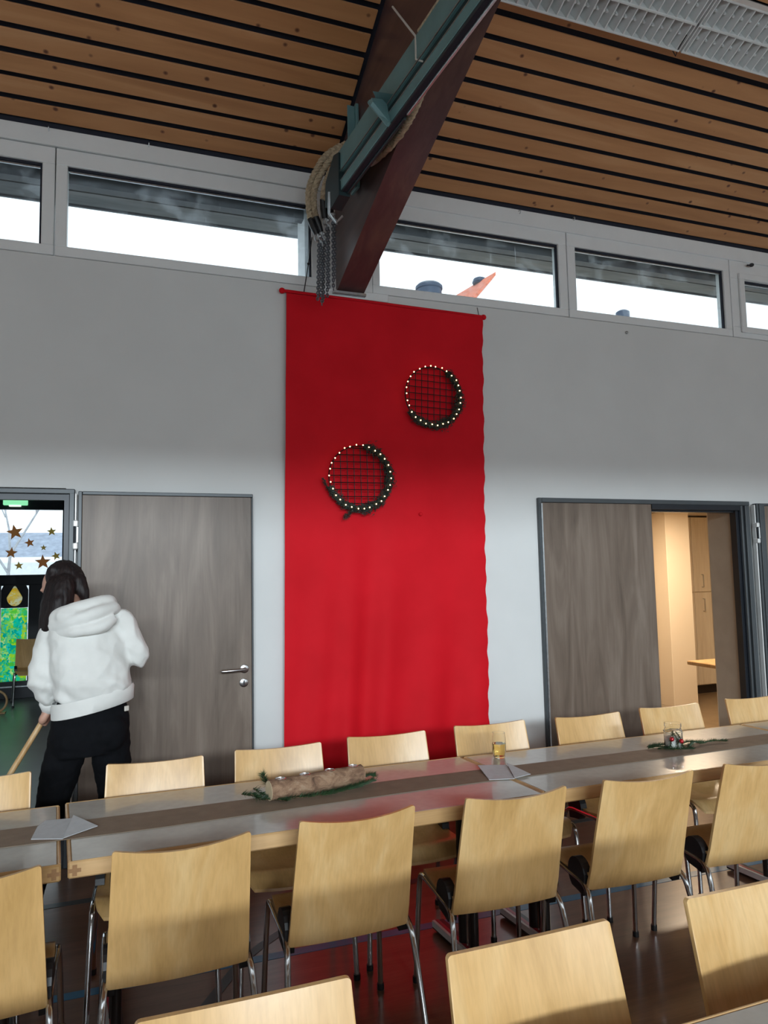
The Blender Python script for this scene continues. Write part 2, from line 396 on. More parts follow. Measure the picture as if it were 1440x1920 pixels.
    def build(s, name, mat, parent=None, smooth=None, loc=None):
        o = bpy.data.objects.new(name, s.mesh(name, mat, smooth)); COL.objects.link(o)
        if parent is not None: o.parent = parent
        if loc: o.location = loc
        return o
def empty(name, loc=(0, 0, 0), rz=0.0):
    o = bpy.data.objects.new(name, None); COL.objects.link(o); o.location = loc; o.rotation_euler = (0, 0, rz)
    o.empty_display_size = 0.1; return o
def tag(o, label, cat, group=None):
    o['label'] = label; o['category'] = cat
    if group: o['group'] = group
    return o
def thing(name, loc, label, cat, group=None, rz=0.0):
    return tag(empty(name, loc, rz), label, cat, group)
def structure(o): o['kind'] = 'structure'; return o
def stuff(o): o['kind'] = 'stuff'; return o
def link_copy(o, parent=None):
    c = o.copy(); COL.objects.link(c)
    if parent is not None: c.parent = parent
    return c
def copy_tree(o, parent=None):
    c = link_copy(o, parent)
    for ch in [x for x in o.children]: copy_tree(ch, c)
    return c
def bez(p, n=24):
    # Catmull-Rom through points
    P = [Vector(x) for x in p]; P = [P[0]*2-P[1]]+P+[P[-1]*2-P[-2]]; out = []
    segs = len(P)-3
    for i in range(segs):
        a, b, c, d = P[i:i+4]; k = max(2, n//segs)
        for j in range(k):
            t = j/k
            out.append(0.5*((2*b)+(c-a)*t+(2*a-5*b+4*c-d)*t*t+(3*b-a-3*c+d)*t*t*t))
    out.append(P[-2]); return out

# ------------------------------------------------------------------ hall shell
ZW, ZTOP, SL = 3.577, 4.395, 0.3931   # wall top, ceiling spring line, roof slope
XL, XR, YB = -4.5, 8.2, -8.0
D1 = (-1.36, -0.340); D2 = (2.93, 4.80); DT = 2.11; WT = 0.32
w = MB()
w.box(XL, D1[0], 0, WT, 0, ZW); w.box(D1[1], D2[0], 0, WT, 0, ZW); w.box(D2[1], XR, 0, WT, 0, ZW)
w.box(D1[0], D1[1], 0, WT, 2.165, ZW); w.box(D2[0], D2[1], 0, WT, DT, ZW)
structure(w.build('wall_front', M['plaster']))
for nm, x0, x1 in (('wall_left', XL-0.2, XL), ('wall_right', XR, XR+0.2)):
    m = MB()
    m.prism([(x0, WT, 0), (x0, WT, 4.3), (x0, -4.5, 6.3), (x0, YB-0.2, 5.0), (x0, YB-0.2, 0)], (x1-x0, 0, 0))
    structure(m.build(nm, M['plaster']))
w = MB()   # rear wall with its wide glazing behind the camera
w.box(XL, XR, YB-0.2, YB, 0, 1.0); w.box(XL, XR, YB-0.2, YB, 3.6, 5.2)
for x in (XL, -1.6, 1.6, 4.8, XR-0.3): w.box(x, x+0.3, YB-0.2, YB, 1.0, 3.6)
structure(w.build('wall_rear', M['plaster']))
fl = MB().box(XL-0.2, XR+0.2, YB-0.2, 0.16, -0.1, 0.0).build('floor', M['floor']); structure(fl)
structure(MB().box(-60, 60, -80, YB-0.2, -0.2, -0.05).build('ground_2', M['garden']))  # unseen ground, added behind the hall to bounce light inside
for nm, m_, pts, wd in (('court_line', 'blue_line', [(-4.4, -1.345), (0.2, -1.385), (6, -1.46)], 0.05), ('court_line', 'navy_line', [(-4.4, -0.505), (8, -0.505)], 0.05)):
    b = MB()
    for (xa, ya), (xb, yb) in zip(pts[:-1], pts[1:]):
        b.add([(xa, ya-wd/2, 0.0015), (xb, yb-wd/2, 0.0015), (xb, yb+wd/2, 0.0015), (xa, ya+wd/2, 0.0015),
               (xa, ya-wd/2, -0.001), (xb, yb-wd/2, -0.001), (xb, yb+wd/2, -0.001), (xa, ya+wd/2, -0.001)],
              [(0, 1, 2, 3), (4, 7, 6, 5), (0, 4, 5, 1), (2, 6, 7, 3), (1, 5, 6, 2), (0, 3, 7, 4)])
    b.build(nm, M[m_], fl)
b = MB()
pts = bez([(0.15, -1.9, 0), (0.36, -1.56, 0), (0.56, -1.30, 0), (0.95, -1.05, 0), (1.6, -0.9, 0)], 20)
for a, c in zip(pts[:-1], pts[1:]):
    n_ = Vector((-(c-a).y, (c-a).x, 0)).normalized()*0.022
    b.add([(a-n_)+Vector((0, 0, .002)), (c-n_)+Vector((0, 0, .002)), (c+n_)+Vector((0, 0, .002)), (a+n_)+Vector((0, 0, .002))], [(0, 1, 2, 3)])
b.build('court_line', M['navy_line'], fl)

# ceiling: pine boards with dark open joints between the beams
def cz(y): return ZTOP - SL*y
ceil = structure(empty('ceiling', (0, 0, 0)))
rot = Matrix.Rotation(-math.atan(SL), 4, 'X')
PITCH = 0.12957*math.sqrt(1+SL*SL); GAP = 0.034
BX0, BX1 = 1.339, 1.532
plank_mesh = {}
for key, xa, xb in (('a', XL, BX0-0.028), ('b', BX1+0.03, XR)):
    for i in range(26):
        y = -0.12957*i - 0.026
        if key not in plank_mesh:
            plank_mesh[key] = MB().cbox(0, xb-xa, -(PITCH-GAP), 0, 0, 0.012, 0.002).mesh('plank', M['pine'])
        o = bpy.data.objects.new('plank', plank_mesh[key]); COL.objects.link(o); o.parent = ceil
        o.matrix_local = Matrix.Translation((xa, y, cz(y)+0.002*math.sin(i*2.3))) @ rot
yy = -26*0.12957-0.026
b = MB()
b.add([(XL, 0.2, cz(0.2)+0.03), (XR, 0.2, cz(0.2)+0.03), (XR, yy, cz(yy)+0.03), (XL, yy, cz(yy)+0.03), (XL, 0.2, cz(0.2)+0.2), (XR, 0.2, cz(0.2)+0.2), (XR, yy, cz(yy)+0.2), (XL, yy, cz(yy)+0.2)],
      [(0, 1, 2, 3), (4, 7, 6, 5), (0, 4, 5, 1), (2, 6, 7, 3), (1, 5, 6, 2), (0, 3, 7, 4)])
b.build('backing', M['dark_gap'], ceil)
b = MB()
yr = -4.5
for (ya, za, yb, zb) in ((yy, cz(yy), yr, cz(yr)), (yr, cz(yr), YB, 4.9)):
    b.add([(XL, ya, za), (XR, ya, za), (XR, yb, zb), (XL, yb, zb), (XL, ya, za+.15), (XR, ya, za+.15), (XR, yb, zb+.15), (XL, yb, zb+.15)],
          [(0, 1, 2, 3), (4, 7, 6, 5), (0, 4, 5, 1), (2, 6, 7, 3), (1, 5, 6, 2), (0, 3, 7, 4)])
b.build('rear_boarding', M['pine'], ceil)

# glulam roof beam
b = MB()
def zb(y): return 3.552 - 0.2925*y
b.prism([(BX0, 0.0, zb(0)), (BX0, -4.4, zb(-4.4)), (BX0, -4.4, cz(-4.4)), (BX0, 0.0, cz(0)+0.02)], (BX1-BX0, 0, 0))
o = structure(b.build('roof_beam', M['beam']))
MB().box(BX0-0.03, BX1+0.01, -0.05, 0.0, 3.535, 3.552).build('seat_plate', M['galv'], o)

# clerestory: fascia, posts, windows
structure(MB().cbox(XL, BX0, -0.012, 0.1, 4.268, 4.378, .003).build('trim_1', M['upvc']))
structure(MB().cbox(BX1, XR, -0.012, 0.1, 4.262, 4.378, .003).build('trim_2', M['upvc']))
structure(MB().box(XL, XR, 0.02, 0.12, 3.560, 3.582).build('trim_3', M['dark_gap']))
structure(MB().box(XL, BX0-.002, -.006, .09, 4.376, 4.42).box(BX1+.002, XR, -.006, .09, 4.376, 4.42).build('trim_6', M['dark_gap']))
structure(MB().cbox(1.243, 1.605, -0.004, 0.1, 3.582, 4.374, .003).build('trim_4', M['upvc']))
structure(MB().cbox(1.20, 1.72, -0.012, 0.02, 3.525, 3.5795, .003).build('trim_5', M['upvc']))
def clerestory(n, x0, x1, gx0, gx1, z0=3.582, z1=4.264, gz0=3.645, gz1=4.160, sash=False):
    w_ = structure(empty('window_%d' % n, ((x0+x1)/2, 0, z0)))
    ox, oz = (x0+x1)/2, z0
    f = MB()
    def fr(a0, a1, b0, b1, c0, c1, d0, d1, y0, y1):
        f.cbox(a0-ox, a1-ox, y0, y1, c0-oz, d0-oz, .004); f.cbox(a0-ox, a1-ox, y0, y1, d1-oz, c1-oz, .004)
        f.cbox(a0-ox, b0-ox, y0, y1, d0-oz, d1-oz, .004); f.cbox(b1-ox, a1-ox, y0, y1, d0-oz, d1-oz, .004)
    fr(x0+.003, x1-.003, gx0, gx1, z0, z1, gz0, gz1, 0.0, 0.09)
    f.build('frame', M['upvc'], w_)
    if sash:
        f = MB(); fr(gx0-.055, gx1+.055, gx0, gx1, gz0-.05, gz1+.05, gz0, gz1, -0.022, -0.001)
        f.build('sash', M['upvc'], w_)
    g = MB().box(gx0-ox, gx1-ox, 0.045, 0.053, gz0-oz, gz1-oz); g.build('pane', M['pane'], w_)
    s = MB(); t = 0.012
    s.box(gx0-ox, gx1-ox, 0.018, 0.04, gz1-oz-0.014, gz1-oz); s.box(gx1-ox-t, gx1-ox, 0.018, 0.04, gz0-oz, gz1-oz-.014)
    s.build('gasket', M['dark_gap'], w_)
    MB().box(gx0-ox+.01, gx1-ox-.01, 0.030, 0.042, gz1-oz-0.026, gz1-oz-0.016).build('spacer_reflection', M['galv'], w_)  # bright strip painting the spacer's reflection at the glass top
    return w_
clerestory(1, -2.1, -0.430, -2.03, -0.503)
clerestory(2, -0.430, 1.243, -0.361, 1.171)
clerestory(3, 1.605, 3.225, 1.664, 3.147)
clerestory(4, 3.225, 4.872, 3.303, 4.802)
w5 = clerestory(5, 4.872, 6.5, 5.014, 6.40, gz0=3.675, gz1=4.10, sash=True)
MB().ball((5.09-5.686, -0.035, 4.229-3.582), .02, .02, .016).tube([(5.09-5.686, -0.03, .647), (5.045-5.686, -0.03, .64)], .008).build('hinge', M['pipe_black'], w5)
clerestory(6, 6.5, 8.19, 6.57, 8.12)

# outer eave seen through the clerestory
ev = structure(empty('roof_eave', (0, 0, 0)))
for i in range(4):
    y0 = 0.13+i*0.108; y1 = y0+0.098
    b = MB(); za, zb_ = 4.415-SL*y0, 4.415-SL*y1
    b.add([(XL, y0, za), (XR, y0, za), (XR, y1, zb_), (XL, y1, zb_), (XL, y0, za+.02), (XR, y0, za+.02), (XR, y1, zb_+.02), (XL, y1, zb_+.02)],
          [(0, 3, 2, 1), (4, 5, 6, 7), (0, 1, 5, 4), (2, 3, 7, 6), (1, 2, 6, 5), (0, 4, 7, 3)])
    b.build('plank', M['soffit'], ev)
MB().box(XL, XR, 0.13, 0.20, 4.115, 4.36).build('wall_plate', M['purlin'], ev)
MB().box(XL, XR, 0.558, 0.575, 4.185, 4.26).build('gutter_board', M['purlin'], ev)
b = MB().prism([(XL, 0.1, 4.56), (XL, 0.58, 4.37), (XL, 0.58, 4.25), (XL, 0.1, 4.45)], (XR-XL, 0, 0)); b.build('roof_sheet', M['purlin'], ev)
structure(MB().box(1.15, 1.60, 0.11, 0.32, 3.3, 4.3).build('outer_pier', M['outdoor_white']))

# tiny things fixed to the wall
for i, (x, z, lab) in enumerate([(-0.47, 4.371, 'tiny grey hook on the fascia above the leftmost clerestory window'), (0.109, 4.38, 'tiny grey hook on the fascia above the window left of the beam'),
        (2.799, 4.362, 'tiny grey hook on the fascia first right of the beam'), (3.285, 4.382, 'tiny grey hook on the fascia second right of the beam')]):
    b = MB().tube([(0, 0.0, .012), (0, -.02, .012), (0, -.03, .0), (0, -.022, -.015), (0, -.012, -.012)], .003, 6)
    tag(b.build('ceiling_hook', M['galv'], None, 40, (x, -0.012, z-.01)), lab, 'hook', 'small hooks along the fascia')
tag(MB().ball((0, -.008, 0), .012, .01, .012).tube([(0, 0, 0), (0, -.02, 0)], .006, 8).build('wall_screw', M['galv'], None, 40, (3.754, 0, 3.506)), 'single small screw in the white wall under the fourth window', 'screw')

# ------------------------------------------------------------------ left doorway with its opened leaf
d1 = structure(empty('door_1', (-0.30, 0, 0)))
f = MB()
for (x0, x1, y0, y1) in ((-0.320, -0.289, -0.030, 0.0), (-1.43, -1.36, -0.030, 0.0)): f.cbox(x0+.3, x1+.3, y0, y1, 0, 2.155, .004)
f.cbox(-1.43+.3, -0.289+.3, -0.031, 0.0, 2.128, 2.158, .004)
f.build('frame', M['frame_grey'], d1)
f = MB()
f.box(-0.346+.3, -0.339+.3, 0.0, WT, 0, 2.15); f.box(-1.37+.3, -1.33+.3, 0.0, WT, 0, 2.11); f.box(-1.33+.3, -0.347+.3, -.012, .03, 2.092, 2.128); f.box(-1.33+.3, -0.346+.3, 0.03, WT, 2.150, 2.165); f.box(-.347+.3, -.3205+.3, -.014, 0, 0, 2.127)
f.build('frame_lining', M['frame_dark'], d1)
MB().cbox(-0.287+.3, -0.277+.3, -.055, -0.02, 0.01, 2.13, .003).build('edge_strip', M['alu_white'], d1)
LX0, LX1 = -0.268, 0.752
MB().cbox(LX0+.3+.022, LX1+.3-.012, -.066, -.020, 0.008, 2.120, .002).build('leaf', M['door'], d1)
f = MB(); f.cbox(LX0+.3, LX0+.3+.021, -.068, -.020, .008, 2.142, .003); f.cbox(LX0+.322, LX1+.3, -.068, -.020, 2.121, 2.142, .003); f.cbox(LX1+.3-.011, LX1+.3, -.068, -.020, .008, 2.12, .003)
f.build('leaf_edging', M['frame_grey'], d1)
MB().box(LX0+.3+.03, LX1+.3+.006, -.0195, -.001, .008, 2.14).build('leaf_gap_shadow', M['frame_dark'], d1)  # dark sheet behind the leaf, painting the shadow in its gap
def hinge(parent, x, z):
    b = MB(); b.cbox(x-.014, x+.014, -.084, -.03, z+.045, z+.085, .006); b.cbox(x-.014, x+.014, -.084, -.03, z-.085, z-.045, .006)
    b.cbox(x+.004, x+.016, -.080, -.03, z-.046, z+.046, .002)
    b.build('hinge', M['alu_white'], parent)
    MB().tube([(x-.004, -.075, z-.05), (x-.004, -.075, z+.05)], .008, 10).build('hinge_pin', M['frame_dark'], parent)
hinge(d1, 0.02, 1.885)
def lever(parent, x, z, dx, yf):
    b = MB().lathe([(.027, 0), (.027, .006), (.022, .009)], n=24)
    b.v = [(x+p[0], yf-p[2], z+p[1]) for p in b.v]; b.f = [f_[::-1] for f_ in b.f]
    b.tube([(x, yf, z), (x, yf-.045, z), (x+dx*.02, yf-.055, z), (x+dx*.13, yf-.055, z-.004), (x+dx*.142, yf-.05, z-.004)], .0105, 12)
    b.build('handle', M['steel'], parent, 40)
    b = MB().lathe([(.027, 0), (.027, .006), (.022, .009)], n=24)
    b.v = [(x-.004+p[0], yf-p[2], z-.085+p[1]) for p in b.v]; b.f = [f_[::-1] for f_ in b.f]
    e = b.build('lock_plate', M['steel'], parent, 40)
    MB().box(x-.008, x, yf-.0105, yf-.008, z-.098, z-.07).build('keyhole', M['frame_dark'], e)
lever(d1, 0.694+.3, 1.055, -1, -.066)

# ------------------------------------------------------------------ right double doorway
d2 = structure(empty('door_2', (4.80, 0, 0)))
ox = 4.80
f = MB()
f.cbox(2.863-ox, 2.893-ox, -.03, .0, 0, 2.16, .004); f.cbox(2.893-ox, 4.90-ox, -.03, .0, 2.125, 2.16, .004)
f.build('frame', M['frame_grey'], d2)
MB().cbox(2.878-ox, 2.892-ox, -.042, -.03, 0.01, 2.12, .003).build('edge_strip', M['galv'], d2)
MB().box(3.896-ox, 4.80-ox, -.028, -.001, 2.085, 2.1245).build('head_seal', M['frame_dark'], d2)
f = MB()
for k, (x0, x1, y0, y1) in enumerate(((4.805, 4.825, -.03, 0), (4.835, 4.855, -.045, 0), (4.865, 4.895, -.03, 0))): f.cbox(x0-ox, x1-ox, y0, y1, 0, 2.125, .004)
f.build('jamb_profile', M['frame_grey'], d2)
MB().box(4.80-ox, 4.90-ox, -.012, -.001, 0, 2.12).build('jamb_shadow_gap', M['frame_dark'], d2)
MB().box(3.87-ox, 4.80-ox, 0.02, 0.10, 2.07, 2.112).build('head_lining', M['frame_dark'], d2)
MB().box(4.77-ox, 4.801-ox, -0.001, 0.06, 0, 2.1).build('jamb_lining', M['frame_dark'], d2)
MB().cbox(2.896-ox, 3.895-ox, -.02, .03, .008, 2.124, .002).build('leaf', M['door'], d2)
MB().cbox(4.786-ox, 4.802-ox, .061, WT+.004, 0, 2.105, .002).build('reveal_panel', M['door_plain'], d2)
MB().cbox(4.918-ox, 4.928-ox, -.06, -0.02, 0.01, 2.13, .003).build('edge_strip', M['alu_white'], d2)
f = MB(); f.cbox(4.935-ox, 4.955-ox, -.068, -.02, .008, 2.142, .003); f.cbox(4.962-ox, 4.985-ox, -.072, -.02, .008, 2.142, .003); f.cbox(4.986-ox, 5.02-ox, -.068, -.02, .008, 2.142, .003)
f.cbox(5.02-ox, 5.97-ox, -.068, -.02, 2.122, 2.142, .003)
f.build('leaf_edging', M['frame_grey'], d2)
MB().cbox(5.021-ox, 5.96-ox, -.066, -.02, .008, 2.12, .002).build('leaf', M['door'], d2)
hinge(d2, 4.927-ox, 1.895)

# kitchen behind the right doorway
structure(MB().box(2.6, 8.4, WT, 3.4, -0.1, 0.0).build('floor_2', M['floor_kitchen']))
structure(MB().box(4.05, 4.80, WT, 0.45, 2.112, 2.5).box(2.4, 2.6, WT, 3.4, 0, 2.6).box(8.3, 8.5, WT, 3.4, 0, 2.6).box(4.806, 8.4, WT+.002, WT+.03, 0, 2.5).build('wall_4', M['cream']))
structure(MB().box(2.4, 8.5, 3.2, 3.4, 0, 2.6).build('wall_5', M['cream']))
structure(MB().box(5.3, 5.86, 2.34, 3.2, 0, 2.6).build('wall_6', M['cream']))
structure(MB().box(2.4, 8.5, WT, 3.4, 2.29, 2.5).build('ceiling_2', M['cream']))
t = thing('tall_side_panel', (5.95, 2.1, 0), 'tall plain cream cupboard side standing in the lit kitchen', 'cupboard')
MB().cbox(-.06, .285, 0, 1.05, .03, 2.27, .006).build('carcass', M['cream'], t)
MB().box(-.06, .275, .01, 1.0, 0, .03).build('plinth', M['cream'], t)
t = thing('tall_cabinet', (6.25, 2.78, 0), 'tall pale wood kitchen cabinet with two doors and bow handles', 'cabinet')
MB().cbox(0, 1.3, .02, .40, .11, 2.27, .003).build('carcass', M['cab'], t)
MB().box(.02, 1.28, .06, .4, 0, .11).build('plinth', M['dark_steel'], t)
for (z0, z1, hz) in ((1.30, 2.262, 1.44), (.12, 1.29, 1.13)):
    for x0 in (0.004, 0.654):
        d = MB().cbox(x0, x0+.642, 0, .02, z0, z1, .003).build('door', M['cab'], t)
        MB().tube([(x0+.13, 0, hz-.08), (x0+.13, -.03, hz-.08), (x0+.13, -.03, hz+.08), (x0+.13, 0, hz+.08)], .006, 8).build('handle', M['steel'], d, 40)
t = thing('kitchen_table', (5.35, 0.62, 0), 'honey coloured wooden worktop jutting into the lit kitchen doorway', 'table')
MB().cbox(-.35, .55, -.24, .28, .705, .74, .006).build('top', M['stick'], t)
for x, y in ((-.0, -.2), (.5, -.2), (-.0, .24), (.5, .24)): MB().cbox(x-.02, x+.02, y-.02, y+.02, 0, .705, .004).build('leg', M['steel'], t)
t = thing('kitchen_lamp', (5.35, 1.15, 2.29), 'warm flat ceiling lamp over the kitchen behind the right doorway', 'lamp')
MB().cbox(-.4, .4, -.12, .12, -.03, 0, .005).build('housing', M['alu_white'], t)
MB().cbox(-.38, .38, -.10, .10, -.036, -.031, .001).build('diffuser', M['kitchen_lamp'], t)
kl = area('kitchen_lamp_light', (5.35, 1.15, 2.245), (5.35, 1.15, 0), 0.8, 0.24, 46, (1.0, 0.79, 0.56))

# hall behind the left doorway
GY = 6.62
structure(MB().box(-5.2, 1.4, 0.16, GY+.3, -0.1, 0.0).build('floor_3', M['floor_hall']))
structure(MB().box(-5.2, -5.0, WT, GY, 0, 3.0).box(1.2, 1.4, WT, GY, 0, 3.0).build('wall_7', M['hall_wall']))
structure(MB().box(-5.2, 1.4, WT, GY+.2, 2.95, 3.15).build('ceiling_3', M['hall_wall']))
w7 = structure(empty('window_7', (-1.3, GY, 0)))
f = MB(); X0 = -1.3
for x0, x1 in ((-5.0, -4.9), (-2.62, -2.50), (-0.865, -0.74), (.9, 1.2)): f.cbox(x0-X0, x1-X0, -.04, .06, 0, 2.95, .004)
f.cbox(-5-X0, 1.2-X0, -.04, .06, 2.62, 2.95, .004); f.cbox(-5-X0, 1.2-X0, -.04, .06, 0.0, .16, .004)
f.cbox(-5-X0, 1.2-X0, -.05, .06, 1.56, 1.70, .004)
f.build('frame', M['frame_dark'], w7)
f = MB()
f.box(-2.5-X0, -1.635-X0, -.02, .02, .16, 1.56); f.box(-1.285-X0, -.865-X0, -.02, .02, .16, 1.56); f.box(-1.635-X0, -1.285-X0, -.02, .02, 1.55, 1.56)
f.box(-.74-X0, .9-X0, -.02, .02, .16, 1.56); f.box(-1.635-X0, -1.285-X0, -.02, .02, .16, .235)
f.build('infill_panel', M['frame_dark'], w7)
for x0, x1 in ((-4.9, -2.62), (-2.5, -.865), (-.74, .9)):
    MB().box(x0-X0, x1-X0, 0.0, .008, 1.70, 2.62).build('pane', M['pane_clear'], w7)
MB().box(-1.635-X0, -1.285-X0, 0.0, .008, .235, 1.55).build('pane', M['pane_clear'], w7)
MB().box(-5-X0, 1.2-X0, -.05, -.02, .155, .17).build('bottom_rail', M['galv'], w7)
for i, (x, z, r, mt, rt_, lab) in enumerate([(-1.48, 2.30, .115, 'star_copper', .2, 'largest copper paper star high on the hall window at left'), (-1.01, 2.31, .068, 'star_gold', .1, 'gold paper star highest at the right of the hall window'),
        (-1.29, 2.15, .070, 'star_copper', .25, 'small dark copper star right below the largest star'), (-1.52, 2.01, .085, 'star_copper', -.1, 'copper star low on the left of the hall window'),
        (-0.945, 1.96, .065, 'star_gold', .3, 'gold star lowest at the right, above the bowed head'), (-1.42, 1.83, .062, 'star_gold', .1, 'pale gold star lowest at the left of the hall window'),
        (-1.115, 1.875, .11, 'star_copper', .05, 'large copper star half hidden behind the dark hair'), (-1.11, 2.08, .045, 'star_gold', 0, 'faintest tiny gold star in the middle of the hall window')]):
    o = MB().prism([(math.cos(math.pi/2+rt_+k*math.pi/5)*(r if k % 2 == 0 else r*.42), 0, math.sin(math.pi/2+rt_+k*math.pi/5)*(r if k % 2 == 0 else r*.42)) for k in range(10)], (0, .003, 0)).build('window_star', M[mt], None, None, (x, GY-.004, z))
    tag(o, lab, 'star', 'paper stars on the hall window')
t = thing('candle_picture', (-1.46, GY-.03, 0.22), 'painted transparent candle picture, teal and green with a yellow flame', 'window picture')
MB().box(-.165, .165, 0, .003, .015, 1.02).build('candle', M['film_green'], t)
fl_ = []
for k in range(32):
    a = 2*math.pi*k/32; h_ = -math.cos(a)      # -1 bottom .. 1 tip
    fl_.append((.098*math.sin(a)*(1-.45*max(0, h_)), 0, 1.165+(.118*h_ if h_ < 0 else .118*h_+.045*h_**4)))
ring_ = []
for x, y, z in fl_:
    dx, dz = x, z-1.165; k = min(.172/abs(dx) if abs(dx) > 1e-6 else 9, (.165/dz if dz > 1e-6 else (.142/-dz if dz < -1e-6 else 9)))
    ring_.append((dx*k, 0, 1.165+dz*k))
sb = MB(); n_ = len(fl_)
sb.add(fl_+ring_+[(x, .004, z) for x, y, z in fl_]+[(x, .004, z) for x, y, z in ring_],
       [q for k in range(n_) for q in ((k, (k+1) % n_, n_+(k+1) % n_, n_+k), (2*n_+k, 3*n_+k, 3*n_+(k+1) % n_, 2*n_+(k+1) % n_))])
sb.build('flame_surround', M['frame_dark'], t)
MB().prism(fl_, (0, .003, 0)).build('flame', M['film_yellow'], t)
t = thing('exit_sign', (-1.47, GY-.10, 2.675), 'green lit exit sign box on the dark frame of the hall window', 'sign')
MB().cbox(-.155, .155, 0, .05, .0, .075, .008).build('face', M['exit_green'], t)
MB().cbox(-.08, .07, -.003, .04, -.02, .002, .003).build('light_strip', M['exit_white'], t)
t = thing('wooden_hoop', (-1.52, 5.45, 0), 'ochre hoop on a foot at the hall floor, cut by the picture edge', 'hoop')
MB().tube([(.02+.13*math.cos(a), 0, .145+.13*math.sin(a)) for a in [2*math.pi*k/28 for k in range(28)]], .014, 8, closed=True).build('ring', M['stick'], t, 50)
MB().cbox(-.10, .14, -.06, .06, 0, .016, .004).build('foot', M['stick'], t)

# outside
structure(MB().box(-60, 60, GY+.32, 80, -0.3, -0.12).build('ground', M['ground']))
t = thing('neighbouring_house', (7.66, 9.0, 0), 'white gabled house with an orange tiled roof behind the third clerestory window', 'house')
t.rotation_euler = (0, 0, 0.0)
MB().prism([(-2.2, 0, 0), (2.2, 0, 0), (2.2, 0, 5.75), (0.0, 0, 8.15), (-2.2, 0, 5.75)], (1.5, 6, 0)).build('gable_wall', M['outdoor_white'], t)
MB().prism([(-2.45, -.02, 5.5), (0.0, -.02, 8.24), (0.0, -.02, 8.16), (-2.3, -.02, 5.5)], (-1.1, 6.2, 0)).build('roof', M['roof_tile'], t)
t = thing('chimney_cowl', (7.58, 9.6, 6.4), 'grey mushroom shaped flue cowl standing beside the orange roof edge', 'chimney cowl')
MB().tube([(0, 0, 0), (0, 0, 1.80)], .03, 12).build('pipe', M['vent'], t, 40)
MB().lathe([(.15, 1.79), (.17, 1.83), (.14, 1.91), (.06, 1.95)], n=24).build('cap', M['vent'], t, 40)
t = thing('roof_vent', (6.04, 9.0, 6.0), 'dark grey round roof vent low in the third clerestory window', 'vent')
MB().lathe([(.27, 0), (.27, 1.62), (.29, 1.64), (.29, 1.70), (.24, 1.75), (.05, 1.78)], n=28).build('cap', M['vent'], t, 40)
MB().tube([(0, 0, -6.0), (0, 0, 0.01)], .3, 20).build('shaft', M['vent'], t, 40)
t = thing('roof_pipe', (11.05, 9.0, 0), 'small dark roof pipe low at the right end of the fourth clerestory window', 'pipe')
MB().tube([(0, 0, 0), (0, 0, 7.55)], .12, 16).build('shaft', M['vent'], t, 40); MB().lathe([(.16, 7.5), (.16, 7.68), (.1, 7.72)], n=16).build('cap', M['vent'], t, 40)
t = thing('garden_house', (-3.6, 30, 0), 'pale house with slate roof seen through the hall window', 'house')
MB().prism([(-9, 0, -.12), (9, 0, -.12), (9, 0, 2.2), (-9, 0, 2.2)], (0, 6, 0)).build('wall', M['outdoor_white'], t)
MB().prism([(-9.3, -.4, 2.15), (9.3, -.4, 2.15), (7.0, 2.6, 3.75), (-7.0, 2.6, 3.75)], (0, .3, .1)).build('roof', M['slate'], t)
tag(MB().cbox(-14, 5, 24, 25, -.12, 2.45, .2).build('garden_wall', M['outdoor_white']), 'low white garden wall beyond the hall window', 'wall')
def tree(x, y, h, seed, lab):
    rnd = random.Random(seed); t = thing('bare_tree', (x, y, -.12), lab, 'tree', 'bare trees beyond the hall window')
    tr = MB(); br = MB()
    def grow(mb, p, d, L, r, lev):
        q = p+d*L; mb.tube([p, p+d*L*.5+Vector((rnd.uniform(-.05, .05), 0, rnd.uniform(-.03, .05)))*L, q], [r, r*.8, r*.6], 5)
        if lev <= 0: return
        for k in range(3 if lev > 1 else 2):
            nd = (d+Vector((rnd.uniform(-.8, .8), rnd.uniform(-.6, .6), rnd.uniform(-.1, .5)))).normalized()
            grow(br, q-d*L*rnd.uniform(0, .35), nd, L*rnd.uniform(.6, .8), r*.55, lev-1)
    grow(tr, Vector((0, 0, 0)), Vector((0.02, 0, 1)), h*.33, h*.0085, 5)
    tr.build('trunk', M['bark_grey'], t); stuff(br.build('branches', M['bark_grey'], t))
tree(-3.0, 17, 7.5, 3, 'bare pale tree left in the hall window')
tree(-0.9, 19, 8.5, 5, 'bare pale tree right in the hall window, tallest branches')

# ------------------------------------------------------------------ red banner
BT = [(0.985, 3.505), (2.443, 3.487)]
def banner():
    NX, NZ = 90, 120; vs = []; fs = []
    for j in range(NZ+1):
        v = j/NZ
        for i in range(NX+1):
            u = i/NX
            xl = 0.985-.052*v; xr = 2.443-.082*v
            if i == NX: xr += .004*math.sin(v*150)+.003*math.sin(v*61)
            x = xl+(xr-xl)*u
            z = (3.497-.018*u)*(1-v)+0.035*v
            g = min(1, max(0, (v-.05)*1.1))
            y = -.040 + .010*g*math.sin(u*17+1.2*math.sin(v*3)) + .012*g*g*math.sin(u*29+2.1+v*1.5)
            # drag folds fanning out in the lower half
            q = max(0, (v-.42)/.58)
            y += .030*q*math.sin((u-.28)*38+v*5.0)*math.exp(-((u-.30)/.22)**2)
            y += .020*q*math.sin((u+.35*v)*24)*(.4+.6*u) - .035*q
            y += .006*noise.noise((x*3, z*2.2, 1))
            vs.append((x, min(y, -.012), z))
    for j in range(NZ):
        for i in range(NX):
            a = j*(NX+1)+i; fs.append((a, a+NX+1, a+NX+2, a+1))
    b = MB(); b.add(vs, fs); return b
bn = thing('red_banner', (0, 0, 0), 'tall red cloth banner hanging on the white wall between the two doorways', 'banner')
o = banner().build('cloth', M['cloth'], bn, 60)
